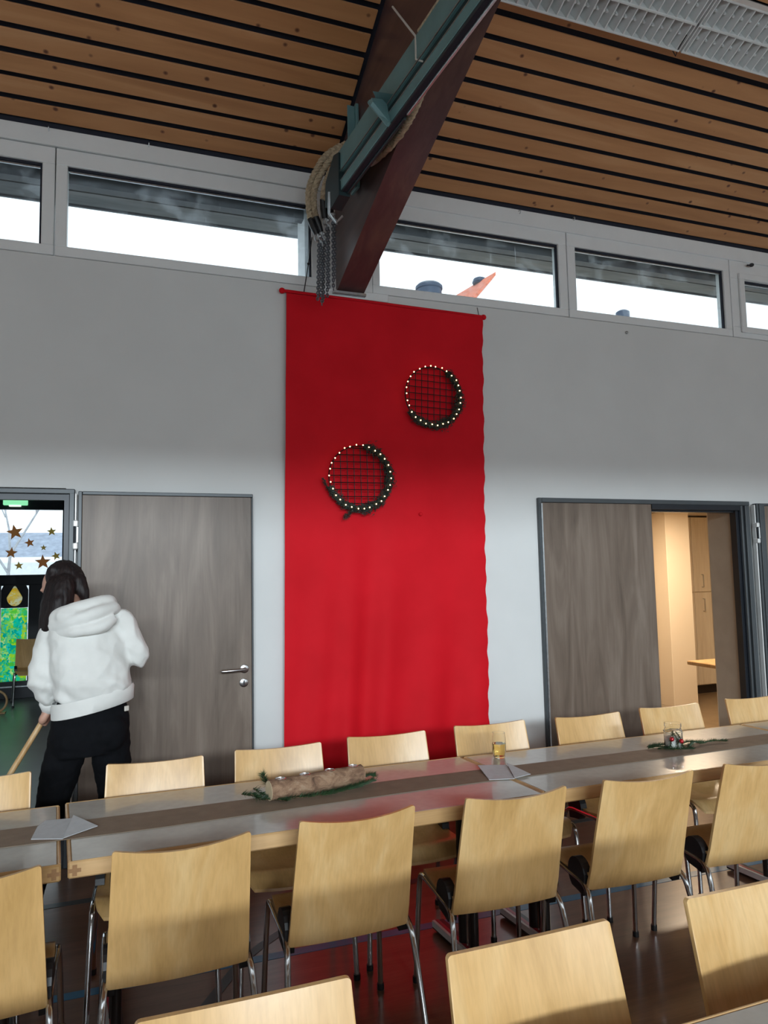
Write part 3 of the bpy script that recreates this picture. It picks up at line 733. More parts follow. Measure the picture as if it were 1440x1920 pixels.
MB().tube([(0.96, -.03, 3.513), (2.46, -.03, 3.490)], .011, 10).build('rod', M['cloth'], bn, 40)
for x, z in ((0.958, 3.513), (2.458, 3.488)): MB().ball((x, -.03, z), .021, .016, .02).build('rod_end', M['cloth'], bn, 60)
MB().tube([(1.105, -.03, 3.51), (1.136, -.03, 3.70), (1.169, -.02, 3.916)], .0035, 6).ball((1.139, -.03, 3.72), .009).build('hanging_cord', M['black_wire'], bn, 40)
MB().tube([(2.42, -.03, 3.49), (2.413, -.02, 3.56)], .0025, 6).build('hanging_cord', M['black_wire'], bn, 40)
tag(MB().lathe([(.013, 0), (.013, .006), (.008, .010)], n=14).build('wall_peg', M['cloth']), 'small red peg low on the red banner right of the lower wreath', 'peg')
pg = bpy.data.objects['wall_peg']; pg.rotation_euler = (R(90), 0, 0); pg.location = (1.907, -.055, 2.027)

# wire wreaths with lights
bulb_me = MB().ball((0, 0, 0), .0045, n=8, m=6).mesh('bulb', M['bulb'], 60)
def wreath(x, z, r, a0, a1, lab, seed, rot_):
    rnd = random.Random(seed)
    t = thing('light_wreath', (x, -.085, z), lab, 'wreath', 'lit wire wreaths on the red banner')
    MB().tube([(r*math.cos(a), 0, r*math.sin(a)) for a in [2*math.pi*k/48 for k in range(48)]], .004, 6, closed=True).build('hoop', M['black_wire'], t, 60)
    st = .0465; rm = Matrix.Rotation(rot_, 4, 'Y')
    for d in (0, 1):
        for k in range(-4, 5):
            c = k*st+.01
            if abs(c) > r*.97: continue
            h = math.sqrt(r*r-c*c)
            p, q = ((c, .002, -h), (c, .002, h)) if d == 0 else ((-h, -.002, c), (h, -.002, c))
            MB().tube([rm @ Vector(p), rm @ Vector(q)], .003, 5).build('grid_wire', M['black_wire'], t)
    g = MB(); n = int(abs(a1-a0)*70)
    for k in range(n*9):
        f_ = rnd.random(); a = a0+(a1-a0)*f_
        thick = .014+.020*math.sin(math.pi*min(1, f_*1.05))**.5*(.6+.4*math.sin(f_*23))
        rr = r+rnd.gauss(0, thick*.55)
        p = Vector((rr*math.cos(a), rnd.uniform(-.018, .012), rr*math.sin(a)))
        an = a-math.pi/2+rnd.gauss(0, .7); L = rnd.uniform(.012, .030)
        d_ = Vector((math.cos(an), rnd.uniform(-.5, .3), math.sin(an)))*L; s_ = Vector((-math.sin(an), 0.2, math.cos(an)))*.0035
        g.add([p-s_, p+s_, p+d_], [(0, 1, 2)])
    if seed == 2:
        for k in range(160):
            f_ = rnd.random(); p = Vector((-.20-.055*f_+rnd.gauss(0, .005), rnd.uniform(-.015, .01), -.07+.10*f_-.05+rnd.gauss(0, .005)))
            d_ = Vector((rnd.uniform(-.012, .004), -.004, rnd.uniform(.004, .018))); g.add([p, p+Vector((.004, 0, .003)), p+d_], [(0, 1, 2)])
        for k in range(260):
            f_ = rnd.random(); p = Vector((-.04-.07*f_+rnd.gauss(0, .008), rnd.uniform(-.015, .01), -.21-.06*f_+rnd.gauss(0, .008)))
            d_ = Vector((rnd.uniform(-.022, .01), -.004, rnd.uniform(-.018, .008))); g.add([p, p+Vector((.004, 0, .004)), p+d_], [(0, 1, 2)])
    stuff(g.build('fir_garland', M['needle_dark'], t))
    MB().tube([((r)*math.cos(a0+(a1-a0)*k/30), -.002, (r)*math.sin(a0+(a1-a0)*k/30)) for k in range(31)], .009, 6).build('garland_stem', M['needle_dark'], t)
    for k in range(30):
        a = 2*math.pi*(k+rnd.uniform(-.12, .12))/30
        rr = r+rnd.uniform(-.004, .008)
        o = bpy.data.objects.new('bulb', bulb_me); COL.objects.link(o); o.parent = t
        o.location = (rr*math.cos(a), -.022, rr*math.sin(a))
wreath(2.008, 2.853, .208, R(62), R(-145), 'upper round wire wreath with warm lights and dark fir on the banner', 1, .03)
wreath(1.459, 2.266, .212, R(82), R(-160), 'lower round wire wreath with warm lights and dark fir on the banner', 2, -.01)

# ------------------------------------------------------------------ climbing rope rail
RD = Vector((0.085, -1, 0)).normalized(); RN = Vector((-RD.y, RD.x, 0))   # along, sideways (to +x)
rl = thing('climbing_rope_rail', (1.10, 0, 0), 'green steel climbing rope rail running along the dark roof beam', 'rail')
rl.rotation_euler = (0, 0, math.atan2(0.085, 1))     # local -y runs along the rail
def rb(y0, y1, x0, x1, z0, z1, nm, mt, c=.004): return MB().cbox(x0, x1, y1, y0, z0, z1, c).build(nm, M[mt], rl)
YE = -4.2
rb(-.66, YE, 0, .06, 3.985, 4.125, 'upper_channel', 'rail_green', .006)
rb(-.70, YE, .016, .05, 3.93, 3.985, 'web', 'rail_dark')
rb(-.72, YE, 0, .045, 3.870, 3.93, 'lower_channel', 'rail_green', .004)
rb(-.72, YE, .010, .046, 3.862, 3.870, 'slot', 'dark_gap', .001)
rb(-.72, YE, .0, .010, 3.860, 3.870, 'slot_lip', 'rail_dark', .002)
rb(-.72, -1.50, .036, .052, 3.852, 3.872, 'track', 'rail_dark', .003)
rb(-1.53, YE, .036, .050, 3.852, 3.872, 'track', 'galv', .003)
MB().box(-.003, .001, YE, -.70, 3.926, 3.9315).build('edge_strip', M['galv'], rl)  # pale strip painted in as the lower channel's edge highlight
MB().box(-.003, .001, YE, -.66, 3.984, 3.989).build('edge_strip', M['galv'], rl)  # bright strip standing in for the highlight on the upper channel edge
MB().prism([(-.012, -.66, 4.125), (-.012, -.52, 4.03), (-.012, -.50, 3.88), (-.012, -.60, 3.82), (-.012, -.74, 3.84), (-.012, -.74, 4.1)], (.07, 0, 0)).build('end_plate', M['rail_dark'], rl)
MB().prism([(0, -1.33, 3.985), (-.065, -1.36, 4.06), (0, -1.47, 3.99)], (0, .0, .0)).prism([(.0, -1.35, 4.02), (-.085, -1.36, 4.0), (-.085, -1.375, 3.97), (0, -1.40, 3.86)], (0, -.03, 0)).tube([(-.07, -1.33, 4.02), (-.01, -1.42, 3.86)], .012, 8).build('stop_bracket', M['rail_green'], rl)
MB().cbox(.115, .165, -.585, -.575, 4.0, 4.53, .003).cbox(.165, .185, -.60, -.49, 4.0, 4.545, .003).build('hanger_plate', M['rail_green'], rl)
MB().cbox(.02, .04, -2.6, -2.48, 4.1, 4.9, .004).build('hanger_plate', M['rail_green'], rl)
MB().tube([(-.05, -.68, 3.88), (-.03, -.62, 3.78), (.02, -.60, 3.74), (.05, -.64, 3.77)], .008, 8).build('end_loop', M['galv'], rl, 40)
s = tag(MB().tube([(1.225, -1.473, 4.446), (1.245, -1.706, 4.118), (1.240, -1.715, 3.996), (1.30, -1.77, 3.946)], .005, 6).build('white_string', M['string'], None, 40), 'thin white string looped over the green rail from the roof beam', 'string')
tag(MB().tube(bez([(1.258, -1.72, 4.135), (1.29, -2.05, 4.14), (1.345, -2.6, 4.14), (1.42, -3.3, 4.14)], 30), .011, 8).build('thin_rope', M['rope'], None, 50), 'thin twisted rope lying along the top of the green rail', 'rope')
def strands(mb, path, R_, turns, n=5):
    P = [Vector(p) for p in path]; m = len(P)
    L = 0; ls = [0]
    for a, b in zip(P[:-1], P[1:]): L += (b-a).length; ls.append(L)
    T = [(P[min(i+1, m-1)]-P[max(i-1, 0)]).normalized() for i in range(m)]
    u = T[0].cross(Vector((0, 1, 0.01))).normalized(); fr = []
    for i in range(m):
        u = (u-T[i]*u.dot(T[i])).normalized(); fr.append((u.copy(), T[i].cross(u)))
    for s_ in range(3):
        q = []
        for i in range(m):
            a = 2*math.pi*(ls[i]/L*turns+s_/3); q.append(P[i]+fr[i][0]*math.cos(a)*R_*.5+fr[i][1]*math.sin(a)*R_*.5)
        mb.tube(q, R_*.58, n)
    return L
def link_chain(mb, p, q, r=.0042, L=.024):
    p, q = Vector(p), Vector(q); d = (q-p).normalized(); n = int((q-p).length/(L*.72)); e1 = d.cross(Vector((0.3, 1, 0))).normalized(); e2 = d.cross(e1)
    for k in range(n):
        c = p+d*(k+.5)*L*.72; w_ = e1 if k % 2 else e2
        mb.tube([c+d*math.sin(a)*L*.5+w_*math.cos(a)*L*.30 for a in [2*math.pi*i/8 for i in range(8)]], r, 4, closed=True)
re_ = thing('rope_end', (1.30, -1.60, 3.80), 'hemp rope end with pale tip tucked under the green rail beside the beam', 'rope')
b = MB(); strands(b, bez([(.020, -.05, .155), (.012, .086, .098), (.012, .253, .085), (.014, .466, .12), (.015, .66, .172)], 50), .021, 12); b.build('rope', M['rope'], re_, 60)
MB().tube([(.015, .64, .168), (.015, .70, .185), (.014, .75, .19)], [.021, .022, .012], 10).build('tip', M['string'], re_, 50)
ropes = [
 ([(1.305, -.66, 4.22), (1.262, -.52, 4.30), (1.172, -.42, 4.275), (1.118, -.36, 4.20), (1.085, -.30, 4.11), (1.078, -.30, 4.004), (1.089, -.30, 3.89)], (1.130, -.30, 3.80), (1.135, -.28, 3.37), 'outermost hemp climbing rope, looping lowest to its chain', 3.40),
 ([(1.310, -.70, 4.21), (1.285, -.56, 4.275), (1.205, -.46, 4.25), (1.145, -.38, 4.17), (1.112, -.33, 4.085), (1.112, -.30, 3.985), (1.125, -.30, 3.91)], (1.160, -.28, 3.83), (1.168, -.26, 3.34), 'second hemp climbing rope from the window, beside the outermost', 3.36),
 ([(1.312, -.74, 4.19), (1.300, -.62, 4.235), (1.23, -.54, 4.20), (1.175, -.46, 4.13), (1.158, -.40, 4.06), (1.158, -.36, 4.0)], (1.176, -.33, 3.90), (1.205, -.26, 3.40), 'third hemp climbing rope from the window, with short dark sleeve', 3.42),
 ([(1.312, -.78, 4.17), (1.295, -.68, 4.19), (1.25, -.60, 4.16), (1.195, -.52, 4.10), (1.173, -.44, 4.04)], (1.208, -.36, 3.93), (1.252, -.24, 3.46), 'innermost hemp climbing rope, nearest the roof beam', 3.46)]
for i, (pth, hook, cend, lab, _) in enumerate(ropes):
    base = Vector(pth[0]); t = thing('climbing_rope', base, lab, 'climbing rope', 'hemp climbing ropes gathered at the rail end')
    P = [Vector(p)-base for p in pth]
    b = MB(); strands(b, bez(P, 60), .0215, 13); b.build('rope', M['rope'], t, 60)
    e = P[-1]; h = Vector(hook)-base; d = (h-e)
    MB().tube([e-d*.08, e+d*.45, e+d*1.0], [.021, .024, .019], 10).build('sleeve', M['black_plastic'], t, 40)
    rg = [h+Vector((.012*math.sin(a), -.02*math.cos(a)*.3, .022*math.cos(a)-.02)) for a in [2*math.pi*k/12 for k in range(12)]]
    MB().tube(rg, .0055, 6, closed=True).tube([h+Vector((.01, 0, -.03)), h+Vector((.035, .0, -.05)), h+Vector((.04, .0, -.075))], .006, 6).ball(h+Vector((.02, 0, -.01)), .014).build('shackle', M['galv'], t, 60)
    b = MB(); ce = Vector(cend)-base
    link_chain(b, h+Vector((.012, 0, -.045)), ce); link_chain(b, h+Vector((.028, .015, -.05)), ce+Vector((.014, .012, .02+.02*i)))
    b.build('chain', M['chain'], t, 60)

# ------------------------------------------------------------------ ceiling luminaire with egg-crate guard
nrm = Vector((0, -SL, -1)).normalized()   # pointing down into the room
lam_me = None
def luminaire(x0, x1, lab):
    global lam_me
    t = tag(empty('ceiling_lamp', (0, 0, 0)), lab, 'lamp', 'white louvred ceiling lamps right of the beam')
    y0 = -1.262; L = x1-x0; Wd = .335
    t.matrix_local = Matrix.Translation(Vector((x0, y0, cz(y0)))) @ rot      # local: x along, -y up the slope, -z into the room
    MB().box(0, L, -Wd, 0, -.006, 0).build('housing', M['lamp_dark'], t)
    for ya, yb in ((-.012, 0), (-.175, -.160), (-Wd, -Wd+.012)):
        MB().cbox(0, L, ya, yb, -.085, -.006, .003).build('side_rail', M['lamp_white'], t)
    for xa in (0, L-.008): MB().cbox(xa, xa+.008, -Wd+.012, -.012, -.085, -.006, .002).build('end_cap', M['lamp_white'], t)
    if lam_me is None:
        b = MB()
        # curved V-shaped reflector fin, wide at the back and narrow at its edge
        b.add([(-.024, -.147, -.010), (.024, -.147, -.010), (.004, -.147, -.083), (-.004, -.147, -.083), (-.024, 0, -.010), (.024, 0, -.010), (.004, 0, -.083), (-.004, 0, -.083)],
              [(0, 1, 2, 3), (4, 7, 6, 5), (1, 5, 6, 2), (0, 3, 7, 4), (3, 2, 6, 7), (0, 4, 5, 1)])
        b.add([(-.030, -.060, -.012), (.030, -.060, -.012), (.030, -.085, -.012), (-.030, -.085, -.012), (-.030, -.068, -.05), (.030, -.068, -.05), (.030, -.077, -.05), (-.030, -.077, -.05)],
              [(0, 3, 2, 1), (4, 5, 6, 7), (0, 1, 5, 4), (2, 3, 7, 6), (1, 2, 6, 5), (0, 4, 7, 3)])
        lam_me = b.mesh('lamella', M['lamp_white'])
    for row in (0, 1):
        n = round((L-.06)/.0625); pt_ = (L-.06)/(n-1)
        for k in range(n):
            o = bpy.data.objects.new('lamella', lam_me); COL.objects.link(o); o.parent = t
            o.location = (.030+k*pt_, -.0125-row*.163, 0)
luminaire(1.62, 3.20, 'white louvred ceiling lamp nearest the dark roof beam')
luminaire(3.215, 4.80, 'white louvred ceiling lamp farther along, running out of the picture')
tag(MB().tube([(3.165, -1.40, 4.84), (3.185, -1.30, 4.82), (3.19, -1.275, 4.80), (3.18, -1.265, 4.84)], .003, 6).build('lamp_wire', M['black_wire'], None, 40), 'thin black wire at the joint of the two louvred lamps', 'wire')

# ------------------------------------------------------------------ tables
TZ = 0.74
def make_table(x0, x1, y0, y1, lab, legs, grp='laminate tables of the long row'):
    t = thing('dining_table', ((x0+x1)/2, (y0+y1)/2, 0), lab, 'table', grp)
    hx, hy = (x1-x0)/2, (y1-y0)/2; e = .013
    MB().box(-hx+e, hx-e, -hy+e, hy-e, TZ-.045, TZ).build('tabletop', M['laminate'], t)
    for a in ((-hx, hx, -hy, -hy+e), (-hx, hx, hy-e, hy)):
        MB().cbox(*a, TZ-.052, TZ+.0005, .005).build('edge_strip', M['beech_edge'], t)
    for a in ((-hx, -hx+e, -hy+e, hy-e), (hx-e, hx, -hy+e, hy-e)):
        MB().cbox(*a, TZ-.052, TZ+.0005, .005).build('edge_strip', M['beech_edge'], t)
    for sx in (-1, 1):
        b = MB()
        x_ = sx*(hx-.020); zk = TZ-.027
        b.box(x_-.019, x_+.019, -hy-.0008, -hy+.001, zk-.006, zk+.006); b.box(x_-.007, x_+.007, -hy-.0008, -hy+.001, zk-.017, zk-.006); b.box(x_-.007, x_+.007, -hy-.0008, -hy+.001, zk+.006, zk+.017)
        b.build('corner_key', M['end_grain'], t)
        lx = sx*(hx-.17)
        for dy in (-.045, .045):
            MB().tube([(lx, dy, .03), (lx, dy, TZ-.06)], .019, 12).build('column', M['dark_steel'], t, 40)
        MB().tube([(lx, 0, .04), (lx, 0, TZ-.06)], .009, 8).build('brace_rod', M['chrome'], t, 40)
        MB().cbox(lx-.03, lx+.03, -.27, .27, .008, .045, .006).build('foot', M['dark_steel'], t)
        MB().box(lx-.030, lx-.018, -.265, .265, .0452, .047).box(lx-.0305, lx-.030, -.265, .265, .02, .047).build('foot_reflection', M['highlight_white'], t)  # white highlight along the foot, laid on as colour
        MB().box(lx-.017, lx+.0, -.265, .265, .0452, .047).build('foot_reflection', M['reflect_red'], t)  # banner's red reflection on the foot, laid on as colour
        MB().cbox(lx-.03, lx+.03, -hy+.06, hy-.06, TZ-.075, TZ-.052, .004).build('bearer', M['dark_steel'], t)
    MB().cbox(-hx+.14, hx-.14, -.02, .02, TZ-.085, TZ-.05, .004).build('crossbar', M['dark_steel'], t)
    for ch in t.children:      # the long row's tables stand slightly out of square
        for v_ in ch.data.vertices: v_.co.x -= .085*v_.co.y
    return t
TY0, TY1 = -2.052, -1.392
make_table(-1.98, -0.2105, TY0-.005, TY1-.012, 'grey laminate table with beech edge, left end of the long row', None)
make_table(-0.192, 1.550, TY0+.005, TY1+.008, 'grey laminate table with beech edge carrying the log with tealights', None)
make_table(1.558, 3.272, TY0+.022, TY1-.005, 'grey laminate table with beech edge carrying the jar with red baubles', None)
make_table(3.284, 5.0, TY0+.022, TY1-.005, 'grey laminate table with beech edge, right end of the long row', None)
make_table(-2.1, -0.362, -4.06, -3.384, 'unseen grey laminate table added left of the front row to shade its chairs', None, 'tables of the front row')  # unseen table, added to keep light off the front row chairs
make_table(-0.35, 2.95, -4.06, -3.384, 'grey laminate table in front, only its far edge showing at the bottom right', None, 'tables of the front row')
# kraft runner down the middle
b = MB()
xs = [-1.95, -0.9, -0.386, 0.12, 1.2, 2.2, 3.3, 4.9]; ya = [-1.832, -1.83, -1.828, -1.838, -1.806, -1.812, -1.80, -1.80]; yb_ = [-1.645, -1.642, -1.640, -1.645, -1.630, -1.648, -1.64, -1.64]
vs = []; fs = []
for x, a, c in zip(xs, ya, yb_): vs += [(x, a, TZ+.0012), (x, c, TZ+.0012), (x, a, TZ+.0025), (x, c, TZ+.0025)]
for i in range(len(xs)-1):
    k = 4*i; fs += [(k+2, k+6, k+7, k+3), (k, k+1, k+5, k+4), (k, k+4, k+6, k+2), (k+1, k+3, k+7, k+5)]
fs += [(0, 2, 3, 1), (4*(len(xs)-1), 4*(len(xs)-1)+1, 4*(len(xs)-1)+3, 4*(len(xs)-1)+2)]
b.add(vs, fs); tag(b.build('table_runner', M['kraft']), 'brown kraft paper runner along the middle of the long table', 'table runner')
def napkin(pts, zoff, lab, fold):
    n = thing('paper_napkin', (pts[0][0], pts[0][1], TZ+.003), lab, 'napkin', 'grey paper napkins on the long table')
    for k, poly in enumerate(fold):
        o_ = [(pts[i][0]-pts[0][0], pts[i][1]-pts[0][1], z) for i, z in poly]
        MB().prism(o_, (0, 0, .0022)).build('fold', M['paper'], n)
napkin([(-.298, -1.788), (-.291, -1.663), (-.271, -1.606), (-.175, -1.625), (-.087, -1.75), (-.195, -1.827)], 0, 'grey folded napkin on the seam of the left two tables',
       [[(0, 0), (5, 0.0), (3, .004), (2, .002), (1, .001)], [(5, .002), (4, .004), (3, .015)]])
napkin([(1.458, -1.797), (1.564, -1.827), (1.651, -1.813), (1.633, -1.637), (1.498, -1.616)], 0, 'grey crumpled napkin in front of the glass on a table seam',
       [[(0, 0), (1, .0), (3, .004), (4, .012)], [(1, .003), (2, .006), (3, .014)]])

# ------------------------------------------------------------------ chairs
HW_T, HW_B, ZT, ZBt = .2015, .2135, .84, .398
def make_chair():
    t = empty('stacking_chair')
    # backrest: bent plywood panel with rounded top corners, hollow towards the sitter
    b = MB(); r = .011
    ce = [(HW_T-r+r*math.sin(a))/HW_T for a in (0, .4, .8, 1.2, math.pi/2)]
    us = [-x for x in ce[::-1]]+[-.85+.17*k for k in range(11)]+ce
    NV = 12; vs = []
    cols = []
    for u in us:
        d = abs(u)*HW_T-(HW_T-r); drop = r-math.sqrt(max(0, r*r-min(r, max(0, d))**2)) if d > 0 else 0
        cols.append((u, drop))
    def P(u, v, off, drop):
        zt = ZT-drop; zb = ZBt+drop*.8; z = zb+(zt-zb)*v
        hw = HW_B+(HW_T-HW_B)*v; cur = .016+.012*v; z -= .017*(1-u*u)*v**3
        y = -.142-.113*v**1.08+.05*max(0, .16-v)**1.0 - cur*(1-u*u)
        return (u*hw, y+off, z)
    nu = len(us)
    for off in (-.006, .006):
        for j in range(NV+1):
            for u, dr in cols: vs.append(P(u, j/NV, off, dr))
    fs = []; S = nu*(NV+1)
    for j in range(NV):
        for i in range(nu-1):
            a = j*nu+i; fs.append((a, a+1, a+nu+1, a+nu)); fs.append((S+a, S+a+nu, S+a+nu+1, S+a+1))
    for i in range(nu-1):
        fs.append((i, S+i, S+i+1, i+1)); a = NV*nu+i; fs.append((a, a+1, S+a+1, S+a))
    for j in range(NV):
        a = j*nu; fs.append((a, a+nu, S+a+nu, S+a)); a = j*nu+nu-1; fs.append((a, S+a, S+a+nu, a+nu))
    b.add(vs, fs); b.build('backrest', M['beech'], t, 40)
    # seat
    b = MB(); vs = []; fs = []
    NS = 14
    for off in (0, -.012):
        for j in range(NS+1):
            v = j/NS; y = -.150+.365*v
            z = .447-.018*math.sin(min(1, v*1.25)*math.pi)*.8+(.012*(1-v)**6) - (.045*max(0, (v-.80)/.2)**2)
            hw = .205+.008*math.sin(v*math.pi)-(.03*max(0, (v-.86)/.14)**2)
            for u in us: vs.append((u*hw, y-.012*u*u*v, z+off+.006*u*u))
    S = nu*(NS+1)
    for j in range(NS):
        for i in range(nu-1):
            a = j*nu+i; fs.append((a, a+1, a+nu+1, a+nu)); fs.append((S+a, S+a+nu, S+a+nu+1, S+a+1))
    for i in range(nu-1):
        fs.append((i, S+i, S+i+1, i+1)); a = NS*nu+i; fs.append((a, a+1, S+a+1, S+a))
    for j in range(NS):
        a = j*nu; fs.append((a, a+nu, S+a+nu, S+a)); a = j*nu+nu-1; fs.append((a, S+a, S+a+nu, a+nu))
    b.add(vs, fs); b.build('seat', M['beech'], t, 40)
    for s in (-1, 1):
        fp = [(s*.232, .205, .012), (s*.224, .190, .25), (s*.218, .178, .39), (s*.216, .160, .425), (s*.216, .12, .430)]
        rp = [(s*.216, -.09, .418), (s*.217, -.13, .405), (s*.222, -.165, .36), (s*.232, -.205, .20), (s*.242, -.245, .012)]
        for q, ft in ((fp, fp[0]), (rp, rp[-1])):
            lg = MB().tube(bez(q, 16), .0105, 10).build('leg', M['chrome'], t, 50)
            MB().tube([(ft[0], ft[1], 0), (ft[0], ft[1], .022)], .014, 10).build('foot_cap', M['black_plastic'], lg, 40)
        MB().tube([(s*.216, .121, .430), (s*.216, -.091, .418)], .0105, 10).build('seat_rail', M['chrome'], t, 50)
        # black bracket filling the bend between seat and backrest
        arc = [(s*.188, -.118, .368), (s*.188, -.124, .40)]+[(s*.188, -.072+.060*math.cos(R(a)), .434+.064*math.sin(R(a))) for a in range(165, -75, -20)]+[(s*.188, -.085, .375)]
        MB().prism(arc, (s*.034, 0, 0)).build('side_bracket', M['black_plastic'], t)
    MB().tube([(-.216, .10, .425), (.216, .10, .425)], .009, 8).build('crossbar', M['chrome'], t, 40)
    MB().tube([(-.216, -.10, .412), (.216, -.10, .412)], .009, 8).build('crossbar', M['chrome'], t, 40)
    return t
proto = make_chair(); used = [False]
def place_chair(x, ytop, face, lab, grp, rz=0.0, y=None):
    o = proto if not used[0] else copy_tree(proto); used[0] = True
    o.location = (x, (ytop+.255*face) if y is None else y, 0)
    o.rotation_euler = (0, 0, (0 if face > 0 else math.pi)+rz)
    tag(o, lab, 'chair', grp); return o
N_ = 'beech chairs with their backs to us along the table'
c0 = place_chair(-.415, -2.315, 1, 'beech chair with its back to us, cut off by the left edge', N_, .0)
place_chair(.165, -2.285, 1, 'beech chair with its back to us, first right of the table seam with napkin', N_, .02)
place_chair(.728, -2.252, 1, 'beech chair with its back to us, in front of the log with tealights', N_, .015)
place_chair(1.331, -2.262, 1, 'beech chair with its back to us, in front of the crumpled napkin and glass', N_, -.03)
place_chair(1.902, -2.279, 1, 'beech chair with its back to us, left of the jar with red baubles', N_, -.05)
place_chair(2.475, -2.29, 1, 'beech chair with its back to us, rightmost and cut off by the picture edge', N_, -.06)
F_ = 'beech chairs on the wall side of the table'
place_chair(-.568, -1.220, -1, 'beech chair top beyond the table at the left edge, in front of the broom', F_, -.02)
place_chair(.119, -1.246, -1, 'beech chair top beyond the table, right beside the sweeping person', F_, -.04)
place_chair(.665, -1.224, -1, 'beech chair top behind the log, left of the red banner', F_, -.03)
place_chair(1.203, -1.197, -1, 'beech chair top straight in front of the red banner', F_, -.05)
place_chair(1.780, -1.188, -1, 'beech chair top behind the glass of drink', F_, -.04)
place_chair(2.360, -1.227, -1, 'beech chair top in front of the closed leaf of the right doorway', F_, -.03)
place_chair(2.920, -1.209, -1, 'beech chair top behind the jar with red baubles', F_, -.05)
place_chair(3.552, -1.20, -1, 'beech chair top beyond the table at the right edge', F_, -.06)
G_ = 'pale lit beech chairs in the front row'
place_chair(.220, -3.162, -1, 'pale lit chair back at the bottom edge, leftmost of the front row', G_, -.01)
place_chair(.833, -3.165, -1, 'pale lit chair back in the middle of the front row', G_, .005)
place_chair(1.464, -3.150, -1, 'pale lit chair back at the right edge of the front row', G_, .0)
H_ = 'unseen beech chairs added to shade the front row'  # unseen row, added to block light from the front chairs
for i, x in enumerate((-1.6, -.98, -.36, .24, .85, 1.47, 2.1, 2.7)):
    place_chair(x, -4.28, 1, 'unseen beech chair added to shade the front row, %s' % ('first from left', 'second from left', 'third from left', 'fourth from left', 'fourth from right', 'third from right', 'second from right', 'first from right')[i], H_, .02*math.sin(i*2.1))
place_chair(-1.15, None, -1, 'beech chair alone in the hall under the candle picture', None, .15, y=6.05)

MB().tube([(.236, -.19, .37), (.262, -.19, .37), (.262, -.19, .27), (.236, -.19, .27)], .004, 6).build('row_connector', M['chrome'], c0, 40)

# ------------------------------------------------------------------ table decorations
def fir(mb, st, path, n, L, seed, spread=1.0):
    rnd = random.Random(seed); P = bez(path, 14); st.tube(P, .0022, 5)
    for k in range(n):
        f_ = rnd.random()*(len(P)-1.001); i = int(f_); p = P[i].lerp(P[i+1], f_-i); d = (P[i+1]-P[i]).normalized()
        sd = Vector((rnd.gauss(0, 1), rnd.gauss(0, 1), abs(rnd.gauss(0, .7))*spread)); sd = (sd-d*sd.dot(d)).normalized()
        e = p+(sd*.8+d*.6)*L*rnd.uniform(.6, 1.1); w_ = d.cross(sd)*.0011
        e.z = max(e.z, -.004)
        mb.add([p-w_, p+w_, e], [(0, 1, 2)]); mb.add([p-d*.0011, p+d*.0011, e], [(0, 1, 2)])
def fir_branch(loc, paths, n, L, seed, lab, grp):
    t = thing('fir_branch', loc, lab, 'fir branch', grp)
    a, b = MB(), MB()
    for i, p in enumerate(paths): fir(a, b, p, n, L, seed+i)
    stuff(a.build('needles', M['needle'], t)); b.build('stem', M['twig'], t)
# log with four tealights
lg = thing('candle_log', (.74, -1.665, TZ+.003), 'bark covered log with four tealights lying on fir branches', 'log')
ang = math.atan2(.075, .39)
lg.rotation_euler = (0, 0, ang)
b = MB(); NR, NL = 22, 30; hl = .207; vs = []; fs = []
for j in range(NL+1):
    x = -hl+2*hl*j/NL
    for k in range(NR):
        a = 2*math.pi*k/NR; r = .039*(1+.06*noise.noise((x*14, math.cos(a)*1.4, math.sin(a)*1.4))+.05*noise.noise((x*45, math.cos(a)*4, math.sin(a)*4))) + (.005*math.exp(-((x+.03)/.02)**2)*math.exp(-((math.sin(a)+.2)**2)/.2) if math.cos(a) < 0 else 0)
        vs.append((x, r*math.cos(a), .040+r*math.sin(a)))
for j in range(NL):
    for k in range(NR): fs.append((j*NR+k, j*NR+(k+1) % NR, (j+1)*NR+(k+1) % NR, (j+1)*NR+k))
b.add(vs, [f_[::-1] for f_ in fs]); b.build('bark', M['birch'], lg, 60)
for x, dx in ((-hl-.001, .004), (hl+.001, -.004)):
    MB().prism([(x, .0375*math.cos(2*math.pi*k/22), .040+.0375*math.sin(2*math.pi*k/22)) for k in range(22)], (dx, 0, 0)).build('cut_end', M['cut_wood'], lg)
for x in (-.158, -.052, .060, .168):
    MB().lathe([(.017, .066), (.019, .068), (.0205, .0785), (.0215, .0805), (.0195, .081), (.0185, .078)], x, 0, 20).build('tealight', M['tin'], lg, 40)
    MB().lathe([(.0183, .0765), (.0183, .0782), (.002, .0784), (.001, .083)], x, 0, 16).build('wax', M['wax'], lg, 40)
fir_branch((.74, -1.665, TZ+.003), [[(-.30, .03, .02), (-.24, 0.0, .012), (-.18, -.05, .006)], [(-.27, -.02, .03), (-.22, -.045, .012), (-.05, -.065, .006)], [(-.16, .07, .006), (-.20, .05, .05), (-.215, .04, .085)], [(-.25, .05, .03), (-.20, -.03, .01), (-.14, -.08, .005)]], 300, .030, 11, 'dark green fir branch sticking out under the left end of the log', 'fir branches under the log')
fir_branch((.74, -1.665, TZ+.003), [[(-.06, -.07, .006), (.05, -.055, .010), (.16, -.03, .008), (.26, .03, .010)], [(.0, -.075, .006), (.12, -.05, .012), (.24, .0, .02)], [(.12, -.01, .006), (.23, .05, .025), (.27, .06, .02)]], 420, .026, 31, 'dark green fir branch along the front of the log to its right end', 'fir branches under the log')
